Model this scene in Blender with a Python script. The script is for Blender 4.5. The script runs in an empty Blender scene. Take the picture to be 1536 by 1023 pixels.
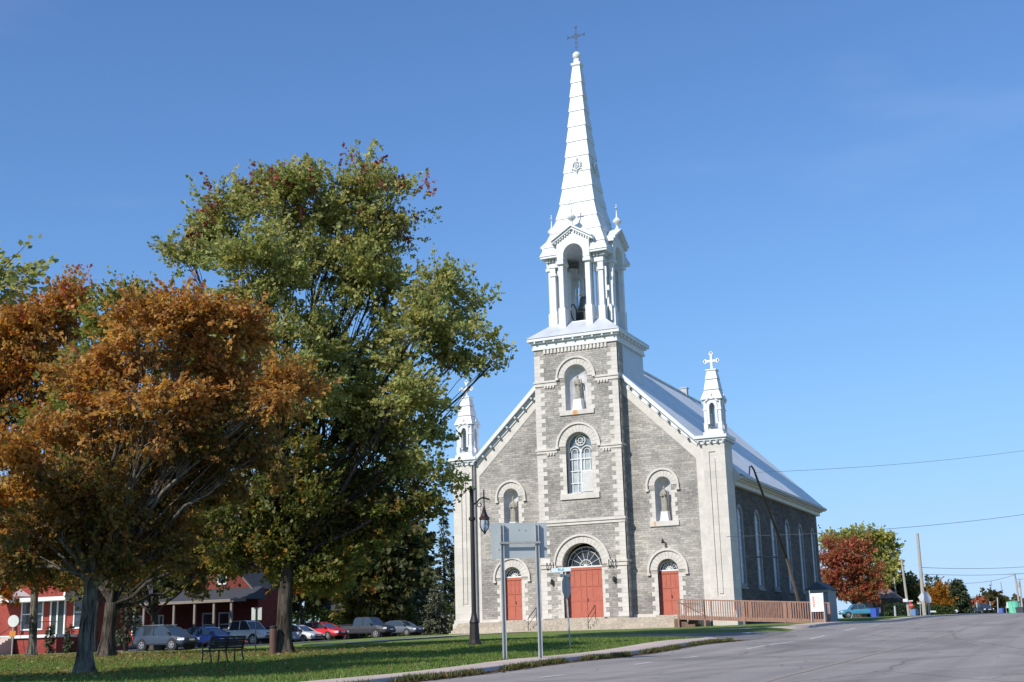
import bpy, bmesh, math, random
import numpy as np
from mathutils import Vector, Matrix
from mathutils.geometry import tessellate_polygon
random.seed(7)
R = math.radians
sc = bpy.context.scene
col = sc.collection
# ------------------------------------------------------------------ camera
CAM = np.array([31.8856, -83.8214, -1.2712])
yaw, pitch, roll, FP = .4172, .2294, .0286, 1912.1
_r = np.array([math.cos(yaw), math.sin(yaw), 0]); _fw = np.array([-math.sin(yaw), math.cos(yaw), 0]); _z = np.array([0, 0, 1.])
_F = _fw*math.cos(pitch)+_z*math.sin(pitch); _U = -_fw*math.sin(pitch)+_z*math.cos(pitch)
_R2 = _r*math.cos(roll)-_U*math.sin(roll); _U2 = _r*math.sin(roll)+_U*math.cos(roll)
cam = bpy.data.cameras.new('camera'); co = bpy.data.objects.new('camera', cam); col.objects.link(co)
cam.sensor_width = 36; cam.lens = FP/1536*36; cam.clip_end = 5000; cam.clip_start = .5
M = Matrix(((_R2[0], _U2[0], -_F[0], CAM[0]), (_R2[1], _U2[1], -_F[1], CAM[1]), (_R2[2], _U2[2], -_F[2], CAM[2]), (0, 0, 0, 1)))
co.matrix_world = M
sc.camera = co
def ray(u, v): return _F+_R2*(u-768)/FP+_U2*(511.5-v)/FP
def at(u, v, d):
    k = ray(u, v); return CAM+k*(d/(k@_fw))
def atY(u, v, y):
    k = ray(u, v); return CAM+k*((y-CAM[1])/k[1])
# ------------------------------------------------------------------ light
SUN_AZ, SUN_EL = 20, 35          # the sun stands behind and left of the camera
w = bpy.data.worlds.new('World'); sc.world = w; w.use_nodes = True
nt = w.node_tree; nt.nodes.clear()
sky = nt.nodes.new('ShaderNodeTexSky'); sky.sky_type = 'NISHITA'; sky.sun_disc = False
sky.sun_elevation = R(SUN_EL); sky.sun_rotation = R(180+SUN_AZ); sky.air_density = 1.0; sky.dust_density = 0.1; sky.ozone_density = 5.0; sky.altitude = 50
bg = nt.nodes.new('ShaderNodeBackground'); bg.inputs[1].default_value = .132
out = nt.nodes.new('ShaderNodeOutputWorld')
# faint high cirrus
tc = nt.nodes.new('ShaderNodeTexCoord'); mp = nt.nodes.new('ShaderNodeMapping'); mp.inputs['Scale'].default_value = (2.2, 2.2, 9); mp.inputs['Location'].default_value = (1.3, .4, 0)
mp.inputs['Rotation'].default_value = (0, R(6), 0)
nz = nt.nodes.new('ShaderNodeTexNoise'); nz.inputs['Scale'].default_value = 1.7; nz.inputs['Detail'].default_value = 6
rp = nt.nodes.new('ShaderNodeValToRGB'); rp.color_ramp.elements[0].position = .58; rp.color_ramp.elements[1].position = .85
rp.color_ramp.elements[1].color = (.07, .07, .07, 1)
mx = nt.nodes.new('ShaderNodeMix'); mx.data_type = 'RGBA'; mx.inputs['B'].default_value = (7, 7.2, 7.6, 1)
L = nt.links.new
# the film of the camera rolls off the bright horizon: each channel c/(1+(c/k)^n)^(1/n)
sepc = nt.nodes.new('ShaderNodeSeparateColor'); comc = nt.nodes.new('ShaderNodeCombineColor'); L(sky.outputs[0], sepc.inputs[0])
def _m(op, a, b):
    n_ = nt.nodes.new('ShaderNodeMath'); n_.operation = op
    for i_, q_ in enumerate((a, b)):
        if isinstance(q_, (int, float)): n_.inputs[i_].default_value = q_
        else: L(q_, n_.inputs[i_])
    return n_.outputs[0]
for i_, (k_, e_, g_) in enumerate(((4.0, 2, .82), (5.15, 3, .97), (7.3, 4, 1.14))):
    c_ = _m('MULTIPLY', sepc.outputs[i_], g_)
    L(_m('DIVIDE', c_, _m('POWER', _m('ADD', _m('POWER', _m('DIVIDE', c_, k_), e_), 1.0), 1/e_)), comc.inputs[i_])
L(tc.outputs['Generated'], mp.inputs[0]); L(mp.outputs[0], nz.inputs['Vector']); L(nz.outputs['Fac'], rp.inputs[0])
L(rp.outputs[0], mx.inputs['Factor']); L(comc.outputs[0], mx.inputs['A']); L(mx.outputs['Result'], bg.inputs[0]); L(bg.outputs[0], out.inputs[0])
sl = bpy.data.lights.new('sun', 'SUN'); sl.energy = 4.2; sl.angle = R(.53); sl.color = (1, .95, .87)
so = bpy.data.objects.new('sun', sl); col.objects.link(so)
sd = Vector((math.sin(R(SUN_AZ))*math.cos(R(SUN_EL)), math.cos(R(SUN_AZ))*math.cos(R(SUN_EL)), -math.sin(R(SUN_EL))))
so.rotation_euler = sd.to_track_quat('-Z', 'Y').to_euler(); so.location = (-20, -120, 90)
sc.view_settings.view_transform = 'Standard'; sc.view_settings.look = 'None'; sc.view_settings.gamma = 1
sc.view_settings.exposure = .25
sc.cycles.max_bounces = 6; sc.cycles.transparent_max_bounces = 8
# ------------------------------------------------------------------ materials
MATS = {}
def newmat(name):
    m = bpy.data.materials.new(name); m.use_nodes = True; MATS[name] = m
    return m, m.node_tree, m.node_tree.nodes['Principled BSDF']
def mat(name, c, rough=.7, metal=0, c2=None, scale=3, bump=0, bscale=None, emit=None, spec=.5, detail=5):
    if name in MATS: return MATS[name]
    m, t, p = newmat(name)
    p.inputs['Roughness'].default_value = rough; p.inputs['Metallic'].default_value = metal; p.inputs['Specular IOR Level'].default_value = spec
    if c2 is None: c2 = tuple(x*.8 for x in c)
    g = t.nodes.new('ShaderNodeTexCoord')
    n = t.nodes.new('ShaderNodeTexNoise'); n.inputs['Scale'].default_value = scale; n.inputs['Detail'].default_value = detail; n.inputs['Roughness'].default_value = .62
    r = t.nodes.new('ShaderNodeValToRGB'); r.color_ramp.elements[0].position = .3; r.color_ramp.elements[1].position = .7
    r.color_ramp.elements[0].color = (*c2, 1); r.color_ramp.elements[1].color = (*c, 1)
    t.links.new(g.outputs['Object'], n.inputs['Vector']); t.links.new(n.outputs['Fac'], r.inputs[0]); t.links.new(r.outputs[0], p.inputs['Base Color'])
    if bump:
        b = t.nodes.new('ShaderNodeBump'); b.inputs['Strength'].default_value = bump; b.inputs['Distance'].default_value = .03
        n2 = t.nodes.new('ShaderNodeTexNoise'); n2.inputs['Scale'].default_value = bscale or scale*6; n2.inputs['Detail'].default_value = 4
        t.links.new(g.outputs['Object'], n2.inputs['Vector']); t.links.new(n2.outputs['Fac'], b.inputs['Height']); t.links.new(b.outputs[0], p.inputs['Normal'])
    return m
def wallcoord(t):
    """object coordinates laid flat on a wall: (along, up) whichever way it faces"""
    g = t.nodes.new('ShaderNodeTexCoord'); s = t.nodes.new('ShaderNodeSeparateXYZ'); t.links.new(g.outputs['Object'], s.inputs[0])
    gn = t.nodes.new('ShaderNodeSeparateXYZ'); t.links.new(g.outputs['Normal'], gn.inputs[0])
    ab = t.nodes.new('ShaderNodeMath'); ab.operation = 'ABSOLUTE'; t.links.new(gn.outputs[0], ab.inputs[0])
    gt = t.nodes.new('ShaderNodeMath'); gt.operation = 'GREATER_THAN'; gt.inputs[1].default_value = .7; t.links.new(ab.outputs[0], gt.inputs[0])
    mix = t.nodes.new('ShaderNodeMix'); t.links.new(gt.outputs[0], mix.inputs['Factor']); t.links.new(s.outputs[0], mix.inputs['A']); t.links.new(s.outputs[1], mix.inputs['B'])
    c = t.nodes.new('ShaderNodeCombineXYZ'); t.links.new(mix.outputs['Result'], c.inputs[0]); t.links.new(s.outputs[2], c.inputs[1])
    return g, c
def brick(name, c1, c2, cm, bw, bh, mortar, stain=(.5, .45), stain_c=None, bump=.5, rough=.85, stscale=.35, grain=(.72, 1.18)):
    m, t, p = newmat(name); p.inputs['Roughness'].default_value = rough; p.inputs['Specular IOR Level'].default_value = .2
    g, c = wallcoord(t)
    # wobble the joints a little
    nw = t.nodes.new('ShaderNodeTexNoise'); nw.inputs['Scale'].default_value = 2.5; nw.inputs['Detail'].default_value = 3
    t.links.new(g.outputs['Object'], nw.inputs['Vector'])
    sub = t.nodes.new('ShaderNodeVectorMath'); sub.operation = 'SUBTRACT'; sub.inputs[1].default_value = (.5, .5, .5); t.links.new(nw.outputs['Color'], sub.inputs[0])
    scl = t.nodes.new('ShaderNodeVectorMath'); scl.operation = 'SCALE'; scl.inputs['Scale'].default_value = bh*.35; t.links.new(sub.outputs[0], scl.inputs[0])
    add = t.nodes.new('ShaderNodeVectorMath'); add.operation = 'ADD'; t.links.new(c.outputs[0], add.inputs[0]); t.links.new(scl.outputs[0], add.inputs[1])
    b = t.nodes.new('ShaderNodeTexBrick'); b.inputs['Scale'].default_value = 1; b.inputs['Brick Width'].default_value = bw; b.inputs['Row Height'].default_value = bh
    b.inputs['Mortar Size'].default_value = mortar; b.inputs['Mortar Smooth'].default_value = .3; b.inputs['Bias'].default_value = 0
    b.inputs['Color1'].default_value = (*c1, 1); b.inputs['Color2'].default_value = (*c2, 1); b.inputs['Mortar'].default_value = (*cm, 1)
    t.links.new(add.outputs[0], b.inputs['Vector'])
    n = t.nodes.new('ShaderNodeTexNoise'); n.inputs['Scale'].default_value = stscale; n.inputs['Detail'].default_value = 6; n.inputs['Roughness'].default_value = .6
    t.links.new(g.outputs['Object'], n.inputs['Vector'])
    rr = t.nodes.new('ShaderNodeValToRGB'); rr.color_ramp.elements[0].position = stain[0]-.14; rr.color_ramp.elements[1].position = stain[0]+.14
    sc_ = stain_c or (stain[1],)*3
    rr.color_ramp.elements[0].color = (1, 1, 1, 1); rr.color_ramp.elements[1].color = (*sc_, 1)
    mu = t.nodes.new('ShaderNodeMix'); mu.data_type = 'RGBA'; mu.blend_type = 'MULTIPLY'; mu.inputs['Factor'].default_value = 1
    t.links.new(n.outputs['Fac'], rr.inputs[0]); t.links.new(b.outputs['Color'], mu.inputs['A']); t.links.new(rr.outputs[0], mu.inputs['B'])
    # fine grain
    n2 = t.nodes.new('ShaderNodeTexNoise'); n2.inputs['Scale'].default_value = 7; n2.inputs['Detail'].default_value = 5; t.links.new(g.outputs['Object'], n2.inputs['Vector'])
    r2 = t.nodes.new('ShaderNodeValToRGB'); r2.color_ramp.elements[0].color = (grain[0],)*3+(1,); r2.color_ramp.elements[1].color = (grain[1], grain[1]*.985, grain[1]*.96, 1)
    r2.color_ramp.elements[0].position = .3; r2.color_ramp.elements[1].position = .7
    m2 = t.nodes.new('ShaderNodeMix'); m2.data_type = 'RGBA'; m2.blend_type = 'MULTIPLY'; m2.inputs['Factor'].default_value = 1
    t.links.new(n2.outputs['Fac'], r2.inputs[0]); t.links.new(mu.outputs['Result'], m2.inputs['A']); t.links.new(r2.outputs[0], m2.inputs['B'])
    t.links.new(m2.outputs['Result'], p.inputs['Base Color'])
    bp = t.nodes.new('ShaderNodeBump'); bp.inputs['Strength'].default_value = bump; bp.inputs['Distance'].default_value = .03
    ma = t.nodes.new('ShaderNodeMath'); ma.operation = 'MULTIPLY_ADD'; ma.inputs[1].default_value = -.7; t.links.new(b.outputs['Fac'], ma.inputs[0]); t.links.new(n2.outputs['Fac'], ma.inputs[2])
    t.links.new(ma.outputs[0], bp.inputs['Height']); t.links.new(bp.outputs[0], p.inputs['Normal'])
    return m
GREY = brick('grey_limestone', (.575, .535, .48), (.37, .35, .32), (.46, .43, .395), .5, .145, .012, (.5, .62), (.60, .60, .62), bump=.8)
PALE = brick('pale_limestone', (.66, .62, .57), (.58, .545, .50), (.49, .46, .42), 1.05, .52, .008, (.55, .9), (.9, .9, .9), bump=.12, stscale=.6, grain=(.93, 1.03))
PLAIN = mat('pale_dressed_stone', (.67, .625, .57), .8, c2=(.52, .485, .44), scale=1.6, bump=.15, bscale=10, spec=.2)
STEP = brick('buff_step_stone', (.5, .43, .35), (.43, .375, .31), (.38, .33, .28), 1.4, .5, .006, (.55, .85), (.85, .85, .85), bump=.1)
SIDESTONE = brick('shaded_side_limestone', (.15, .14, .13), (.085, .08, .075), (.115, .11, .105), .7, .2, .016, (.55, .7), bump=.8)  # side wall's shade is put into the stone colour
SHEET = mat('white_painted_sheet_metal', (.71, .72, .73), .5, c2=(.60, .62, .64), scale=1.4, spec=.4, bump=.12, bscale=2.5)
SILVER = mat('silver_roof_sheet', (.60, .62, .64), .5, .1, c2=(.47, .49, .52), scale=.7)
GLASS = mat('window_glass', (.05, .065, .08), .08, c2=(.025, .03, .04), scale=2, spec=.8)
WPAINT = mat('white_wood_paint', (.78, .78, .76), .5, c2=(.68, .68, .66), scale=5)
SIDEWIN = mat('frosted_window_panels', (.52, .62, .72), .35, c2=(.42, .52, .62), scale=2)
DOORRED = mat('faded_red_door_paint', (.47, .135, .085), .7, c2=(.40, .10, .065), scale=2.5, bump=.25, bscale=9, detail=8)
DARK = mat('dark_iron', (.03, .028, .027), .5, c2=(.018, .017, .016), scale=8)
VOID = mat('dark_interior', (.03, .03, .035), .9)
STATUE = mat('weathered_bronze_statue', (.40, .375, .31), .7, 0, c2=(.2, .185, .15), scale=9)
BRONZE = mat('green_bell_bronze', (.16, .2, .17), .5, .3, c2=(.08, .1, .09), scale=6)
COPPER = mat('rust_stain', (.55, .2, .06), .8, c2=(.6, .42, .2), scale=4)
GREYMETAL = mat('galvanised_metal', (.44, .46, .47), .6, 0, c2=(.36, .38, .39), scale=4)
# roof seams
def seam(name, base, pitchy):
    m, t, p = newmat(name); p.inputs['Roughness'].default_value = .62; p.inputs['Specular IOR Level'].default_value = .2; p.inputs['Metallic'].default_value = .0
    g = t.nodes.new('ShaderNodeTexCoord'); s = t.nodes.new('ShaderNodeSeparateXYZ'); t.links.new(g.outputs['Object'], s.inputs[0])
    a = t.nodes.new('ShaderNodeMath'); a.operation = 'MULTIPLY'; a.inputs[1].default_value = 1/pitchy; t.links.new(s.outputs[1], a.inputs[0])
    f = t.nodes.new('ShaderNodeMath'); f.operation = 'FRACT'; t.links.new(a.outputs[0], f.inputs[0])
    gt = t.nodes.new('ShaderNodeMath'); gt.operation = 'GREATER_THAN'; gt.inputs[1].default_value = .9; t.links.new(f.outputs[0], gt.inputs[0])
    n = t.nodes.new('ShaderNodeTexNoise'); n.inputs['Scale'].default_value = .8; n.inputs['Detail'].default_value = 6; t.links.new(g.outputs['Object'], n.inputs['Vector'])
    r = t.nodes.new('ShaderNodeValToRGB'); r.color_ramp.elements[0].position = .3; r.color_ramp.elements[1].position = .7
    r.color_ramp.elements[0].color = (*[x*.8 for x in base], 1); r.color_ramp.elements[1].color = (*base, 1); t.links.new(n.outputs['Fac'], r.inputs[0])
    mixn = t.nodes.new('ShaderNodeMix'); mixn.data_type = 'RGBA'; mixn.inputs['B'].default_value = (*[x*.72 for x in base], 1)
    t.links.new(gt.outputs[0], mixn.inputs['Factor']); t.links.new(r.outputs[0], mixn.inputs['A']); t.links.new(mixn.outputs['Result'], p.inputs['Base Color'])
    b = t.nodes.new('ShaderNodeBump'); b.inputs['Strength'].default_value = .6; b.inputs['Distance'].default_value = .04
    t.links.new(gt.outputs[0], b.inputs['Height']); t.links.new(b.outputs[0], p.inputs['Normal'])
    return m
ROOF = seam('standing_seam_roof', (.86, .86, .86), .55)
# ------------------------------------------------------------------ mesh helpers
class MB:
    def __init__(s): s.v = []; s.f = []; s.mi = []; s.cur = 0
    def add(s, vs, fs):
        n = len(s.v); s.v += [tuple(map(float, p)) for p in vs]; s.f += [tuple(i+n for i in f) for f in fs]; s.mi += [s.cur]*len(fs); return s
    def box(s, x0, x1, y0, y1, z0, z1):
        if x0 > x1: x0, x1 = x1, x0
        if y0 > y1: y0, y1 = y1, y0
        if z0 > z1: z0, z1 = z1, z0
        return s.add([(x0, y0, z0), (x1, y0, z0), (x1, y1, z0), (x0, y1, z0), (x0, y0, z1), (x1, y0, z1), (x1, y1, z1), (x0, y1, z1)],
                     [(0, 3, 2, 1), (4, 5, 6, 7), (0, 1, 5, 4), (1, 2, 6, 5), (2, 3, 7, 6), (3, 0, 4, 7)])
    def obox(s, c, ax, h):   # oriented box: centre, 3 axes, half sizes
        vs = [Vector(c)+sum((Vector(ax[i])*h[i]*q[i] for i in range(3)), Vector()) for q in ((-1, -1, -1), (1, -1, -1), (1, 1, -1), (-1, 1, -1), (-1, -1, 1), (1, -1, 1), (1, 1, 1), (-1, 1, 1))]
        return s.add(vs, [(0, 3, 2, 1), (4, 5, 6, 7), (0, 1, 5, 4), (1, 2, 6, 5), (2, 3, 7, 6), (3, 0, 4, 7)])
    def beam(s, p, q, w, h, up=(0, 0, 1)):
        p = Vector(p); q = Vector(q); d = (q-p); l = d.length; d.normalize(); a = d.cross(Vector(up)).normalized(); b = a.cross(d)
        return s.obox((p+q)/2, (d, a, b), (l/2, w/2, h/2))
    def tube(s, pts, rs, n=8, cap=True):
        pts = [Vector(p) for p in pts]
        if not hasattr(rs, '__len__'): rs = [rs]*len(pts)
        vs = []; fs = []; ref = None
        for i, p in enumerate(pts):
            d = (pts[min(i+1, len(pts)-1)]-pts[max(i-1, 0)]).normalized()
            if ref is None: ref = Vector((0, 0, 1)) if abs(d.z) < .9 else Vector((1, 0, 0))
            a = (ref-d*ref.dot(d)).normalized(); ref = a; b = d.cross(a)
            for k in range(n):
                t = 2*math.pi*k/n; vs.append(p+(a*math.cos(t)+b*math.sin(t))*rs[i])
        for i in range(len(pts)-1):
            for k in range(n): fs.append((i*n+k, i*n+(k+1) % n, (i+1)*n+(k+1) % n, (i+1)*n+k))
        if cap: fs.append(tuple(range(n))[::-1]); fs.append(tuple((len(pts)-1)*n+k for k in range(n)))
        return s.add(vs, fs)
    def lathe(s, c, prof, n=16, sx=1, sy=1, rot=0):  # prof list of (r,z)
        vs = []; fs = []
        for r, z in prof:
            for k in range(n):
                t = 2*math.pi*k/n+rot; vs.append((c[0]+r*sx*math.cos(t), c[1]+r*sy*math.sin(t), c[2]+z))
        for i in range(len(prof)-1):
            for k in range(n): fs.append((i*n+k, i*n+(k+1) % n, (i+1)*n+(k+1) % n, (i+1)*n+k))
        fs.append(tuple(range(n))[::-1]); fs.append(tuple((len(prof)-1)*n+k for k in range(n)))
        return s.add(vs, fs)
    def square(s, c, prof, sx=1, sy=1):     # square section stack, prof of (half width, z)
        return s.lathe(c, [(h*math.sqrt(2), z) for h, z in prof], 4, sx, sy, math.pi/4)
    def plate(s, outline, holes, a0, a1, face='Y'):
        """flat panel with holes; outline in (u,z); thickness from a0 (front) to a1"""
        def P(u, z, a): return (u, a, z) if face == 'Y' else (a, u, z)
        loops = [outline]+list(holes); flat = [p for l in loops for p in l]
        tris = tessellate_polygon([[Vector((p[0], p[1], 0)) for p in l] for l in loops])
        n = len(flat); vs = [P(*p, a0) for p in flat]+[P(*p, a1) for p in flat]
        fs = []
        for t in tris: fs.append(tuple(t)); fs.append(tuple(i+n for i in reversed(t)))
        k = 0
        for l in loops:
            m = len(l)
            for i in range(m): fs.append((k+i, k+(i+1) % m, k+(i+1) % m+n, k+i+n))
            k += m
        return s.add(vs, fs)
    def pieces(s):
        n = len(s.v); par = list(range(n))
        def find(a):
            while par[a] != a: par[a] = par[par[a]]; a = par[a]
            return a
        for f in s.f:
            r = find(f[0])
            for q in f[1:]: par[find(q)] = r
        root = np.array([find(i) for i in range(n)]); ids, isl = np.unique(root, return_inverse=True); k = len(ids)
        if k < 2: return None
        P = np.array(s.v); lo = np.full((k, 3), 1e9); hi = -lo; np.minimum.at(lo, isl, P); np.maximum.at(hi, isl, P); size = (hi-lo).max(1)
        gap = np.maximum(0, np.maximum(lo[:, None]-hi[None], lo[None]-hi[:, None])); near = np.sqrt((gap**2).sum(2)) <= np.maximum(.02, .5*np.maximum(size[:, None], size[None]))
        lab = -np.ones(k, int); c = 0
        for i in range(k):
            if lab[i] >= 0: continue
            st = [i]; lab[i] = c
            while st:
                a = st.pop()
                for b in np.nonzero(near[a] & (lab < 0))[0]: lab[b] = c; st.append(b)
            c += 1
        if c < 2: return None
        out = []
        fl = np.array([lab[isl[f[0]]] for f in s.f])
        for q in range(c):
            m = MB(); mp_ = {}
            for i in np.nonzero(fl == q)[0]:
                f = s.f[i]
                for a in f:
                    if a not in mp_: mp_[a] = len(m.v); m.v.append(s.v[a])
                m.f.append(tuple(mp_[a] for a in f)); m.mi.append(s.mi[i])
            out.append(m)
        return out
    def build(s, name, m, parent=None, smooth=False, fixn=True, root=None, bevel=0):
        if parent is not None and len(s.v) < 6000 and name not in ('branches', 'trunk', 'stems', 'picket'):
            ps = s.pieces()
            if ps and len(ps) < 60: return [q.build1(name, m, parent, smooth, fixn, root, bevel) for q in ps][0]
        return s.build1(name, m, parent, smooth, fixn, root, bevel)
    def build1(s, name, m, parent=None, smooth=False, fixn=True, root=None, bevel=0):
        me = bpy.data.meshes.new(name); me.from_pydata(s.v, [], s.f)
        ms = m if isinstance(m, (list, tuple)) else [m]
        for q in ms: me.materials.append(q)
        if len(ms) > 1: me.polygons.foreach_set('material_index', s.mi)
        if fixn:
            b = bmesh.new(); b.from_mesh(me); bmesh.ops.recalc_face_normals(b, faces=b.faces); b.to_mesh(me); b.free()
        if smooth:
            me.polygons.foreach_set('use_smooth', [True]*len(me.polygons))
        o = bpy.data.objects.new(name, me); col.objects.link(o)
        if bevel:
            bv = o.modifiers.new('bevel', 'BEVEL'); bv.width = bevel; bv.segments = 2; bv.limit_method = 'ANGLE'
        if parent is not None:
            o.parent = parent
            if parent.type == 'EMPTY' and parent.get('worldparts'): o.location = -Vector(parent.location)
        me.update()
        return o
def tag(o, label=None, cat=None, group=None, kind=None):
    if label: o['label'] = label
    if cat: o['category'] = cat
    if group: o['group'] = group
    if kind: o['kind'] = kind
    return o
def thing(name, loc, label, cat, group=None, rz=0, world=False):
    o = bpy.data.objects.new(name, None); col.objects.link(o); o.location = loc; o.rotation_euler = (0, 0, rz); o.empty_display_size = .3
    if world: o['worldparts'] = 1
    return tag(o, label, cat, group)
def copytree(o, loc, rz, label=None, swap=None):
    r = o.copy(); col.objects.link(r); r.location = loc; r.rotation_euler = (0, 0, rz)
    if label: r['label'] = label
    def sw(c):
        if swap and c.data and any(m in swap for m in c.data.materials):
            c.data = c.data.copy()
            for i, m in enumerate(c.data.materials):
                if m in swap: c.data.materials[i] = swap[m]
    for ch in list(o.children):
        c = ch.copy(); col.objects.link(c); c.parent = r; sw(c)
        for g in list(ch.children):
            d = g.copy(); col.objects.link(d); d.parent = c; sw(d)
    return r
def arch(cx, hw, z0, zs, n=18, rise=None):
    """outline of an arched opening, counter-clockwise from bottom left"""
    rise = rise or hw
    return [(cx-hw, z0), (cx+hw, z0)]+[(cx+hw*math.cos(math.pi*i/n), zs+rise*math.sin(math.pi*i/n)) for i in range(n+1)]
def archdoor(cx, hw, z0, zs, n=18, rise=None):   # as the tail of an outline that runs along z0
    rise = rise or hw
    return [(cx-hw, z0)]+[(cx-hw*math.cos(math.pi*i/n), zs+rise*math.sin(math.pi*i/n)) for i in range(n+1)]+[(cx+hw, z0)]
def ring(cx, zs, r0, r1, n=22, drop=0, face='Y'):
    """half annulus with straight legs going down by drop"""
    o = [(cx+r1, zs-drop)]+[(cx+r1*math.cos(math.pi*i/n), zs+r1*math.sin(math.pi*i/n)) for i in range(n+1)]+[(cx-r1, zs-drop), (cx-r0, zs-drop)]
    return o+[(cx-r0*math.cos(math.pi*i/n), zs+r0*math.sin(math.pi*i/n)) for i in range(n+1)]+[(cx+r0, zs-drop)]
# ------------------------------------------------------------------ terrain
CT = np.array([(18,-59,-2.12),(18,-52,-2.02),(18,-45,-1.93),(18,-40,-1.82),(18,-29,-1.62),(18,-21,-1.3),(18,0,-.93),(18,27,-.6),
 (26,-58,-2.16),(26,-47,-1.98),(26,-36,-1.8),(26,-20,-1.42),(26,0,-1.0),(25,66,-.14),(14,72,-.08),(7,69,-.12),
 (34,-58,-2.2),(34,-40,-1.87),(34,0,-1.0),(32,-84,-2.8),(18,-84,-2.8),(0,-84,-2.6),(30.5,-58,-2.24),
 (16.5,-50.2,-1.95),(10,-38.8,-1.59),(5.6,-55,-2.04),(-2.8,-44.5,-1.62),(3.3,-41.8,-1.69),(5.3,-48,-1.92),(1.2,-40.5,-1.67),
 (-10,-20.5,-1.48),(-22,-20.3,-1.45),(-33.5,-19.8,-1.48),(13.3,-37.3,-1.5),(10.7,-25.4,-1.33),(-37,11,-1.25),(-27,16,-1.12),(-25,-13,-1.5),(-43.6,-8,-1.55),
 (-12,-4,-.99),(0,-4,-.98),(9,-4,-.98),(14,-4,-.9),(17,-4,-.95),(-12,20,-.98),(0,20,-.95),(16,20,-.8),
 (8.9,-61.2,-2.05),(13,-59.4,-2.13),(16.7,-56.6,-2.12),(-14.6,-36.6,-1.58),
 (-60,60,-1),(20,140,.45),(-40,140,.3),(60,140,.45),(100,60,0),(100,-40,-1.5),(-100,-40,-1.7),(-100,60,-1),(60,-84,-2.7),(-60,-84,-2.4),(20,220,.8),(-60,220,.5),(120,200,.8)], float)
def _phi(r2): return .5*r2*np.log(r2+1e-6)
_n = len(CT); _d2 = ((CT[:, None, :2]-CT[None, :, :2])**2).sum(-1)/2500
_A = np.zeros((_n+3, _n+3)); _A[:_n, :_n] = _phi(_d2)+np.eye(_n)*2e-3; _A[:_n, _n] = 1; _A[:_n, _n+1:] = CT[:, :2]/50; _A[_n:, :_n] = _A[:_n, _n:].T
_W = np.linalg.solve(_A, np.r_[CT[:, 2], 0, 0, 0])
def gz(x, y):
    x = np.clip(np.asarray(x, float), -120, 130); y = np.clip(np.asarray(y, float), -100, 230); sh = x.shape; x = x.ravel(); y = y.ravel()
    d2 = ((x[:, None]-CT[None, :, 0])**2+(y[:, None]-CT[None, :, 1])**2)/2500
    z = _phi(d2)@_W[:_n]+_W[_n]+x/50*_W[_n+1]+y/50*_W[_n+2]
    return z.reshape(sh) if sh else float(z[0])
# side street centre line (x, y, half width)
ST = [(21, -25, 4.2), (16, -25, 4.0), (10, -25, 3.6), (0, -23.6, 3.3), (-10, -21, 3.3), (-20, -18.6, 3.4), (-32, -17.6, 3.6), (-60, -17.4, 3.6), (-115, -17.4, 3.6)]
def _smooth(pts, step):
    P = np.array(pts, float); out = []
    for i in range(len(P)-1):
        p0 = P[max(i-1, 0)]; p1 = P[i]; p2 = P[i+1]; p3 = P[min(i+2, len(P)-1)]
        m = max(1, int(np.hypot(*(p2-p1)[:2])/step))
        for k in range(m):
            t = k/m; out.append(.5*((2*p1)+(-p0+p2)*t+(2*p0-5*p1+4*p2-p3)*t*t+(-p0+3*p1-3*p2+p3)*t**3))
    out.append(P[-1]); return np.array(out)
STP = _smooth(ST, 1.0)
def lawnmask(x, y):
    """1 on grass, -.4 under paved ground"""
    x = np.asarray(x, float); y = np.asarray(y, float)
    a = np.clip((17.55-x)/.8, 0, 1); b = np.clip((x-34.5)/.8, 0, 1); m = np.maximum(a, b)
    d = np.full(x.shape, 99.)
    for px, py, hw in STP: d = np.minimum(d, np.hypot(x-px, y-py)-hw)
    m = np.minimum(m, np.clip((d+.1)/.6, 0, 1))
    return m*1.4-.4
def ground(x, y): return gz(x, y)+.12*float(lawnmask(np.array([x]), np.array([y]))[0])
def gl(a, b, s): return list(np.arange(a, b, s))
xs = gl(-1500, -200, 130)+gl(-200, -60, 14)+gl(-60, -20, 2)+gl(-20, 37, .5)+gl(37, 60, 3)+gl(60, 200, 14)+gl(200, 1501, 130)
ys = gl(-1500, -140, 130)+gl(-140, -66, 6)+gl(-66, 8, .5)+gl(8, 80, 3)+gl(80, 240, 12)+gl(240, 1600, 130)
XX, YY = np.meshgrid(xs, ys); ZZ = gz(XX, YY)+.12*lawnmask(XX, YY)+np.maximum(0, np.hypot(XX-30, YY+84)-300)*.0078*(YY > 0)
ny, nx = XX.shape
vs = np.stack([XX.ravel(), YY.ravel(), ZZ.ravel()], 1)
idx = np.arange(nx*ny).reshape(ny, nx)
fq = np.stack([idx[:-1, :-1].ravel(), idx[:-1, 1:].ravel(), idx[1:, 1:].ravel(), idx[1:, :-1].ravel()], 1)
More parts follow.
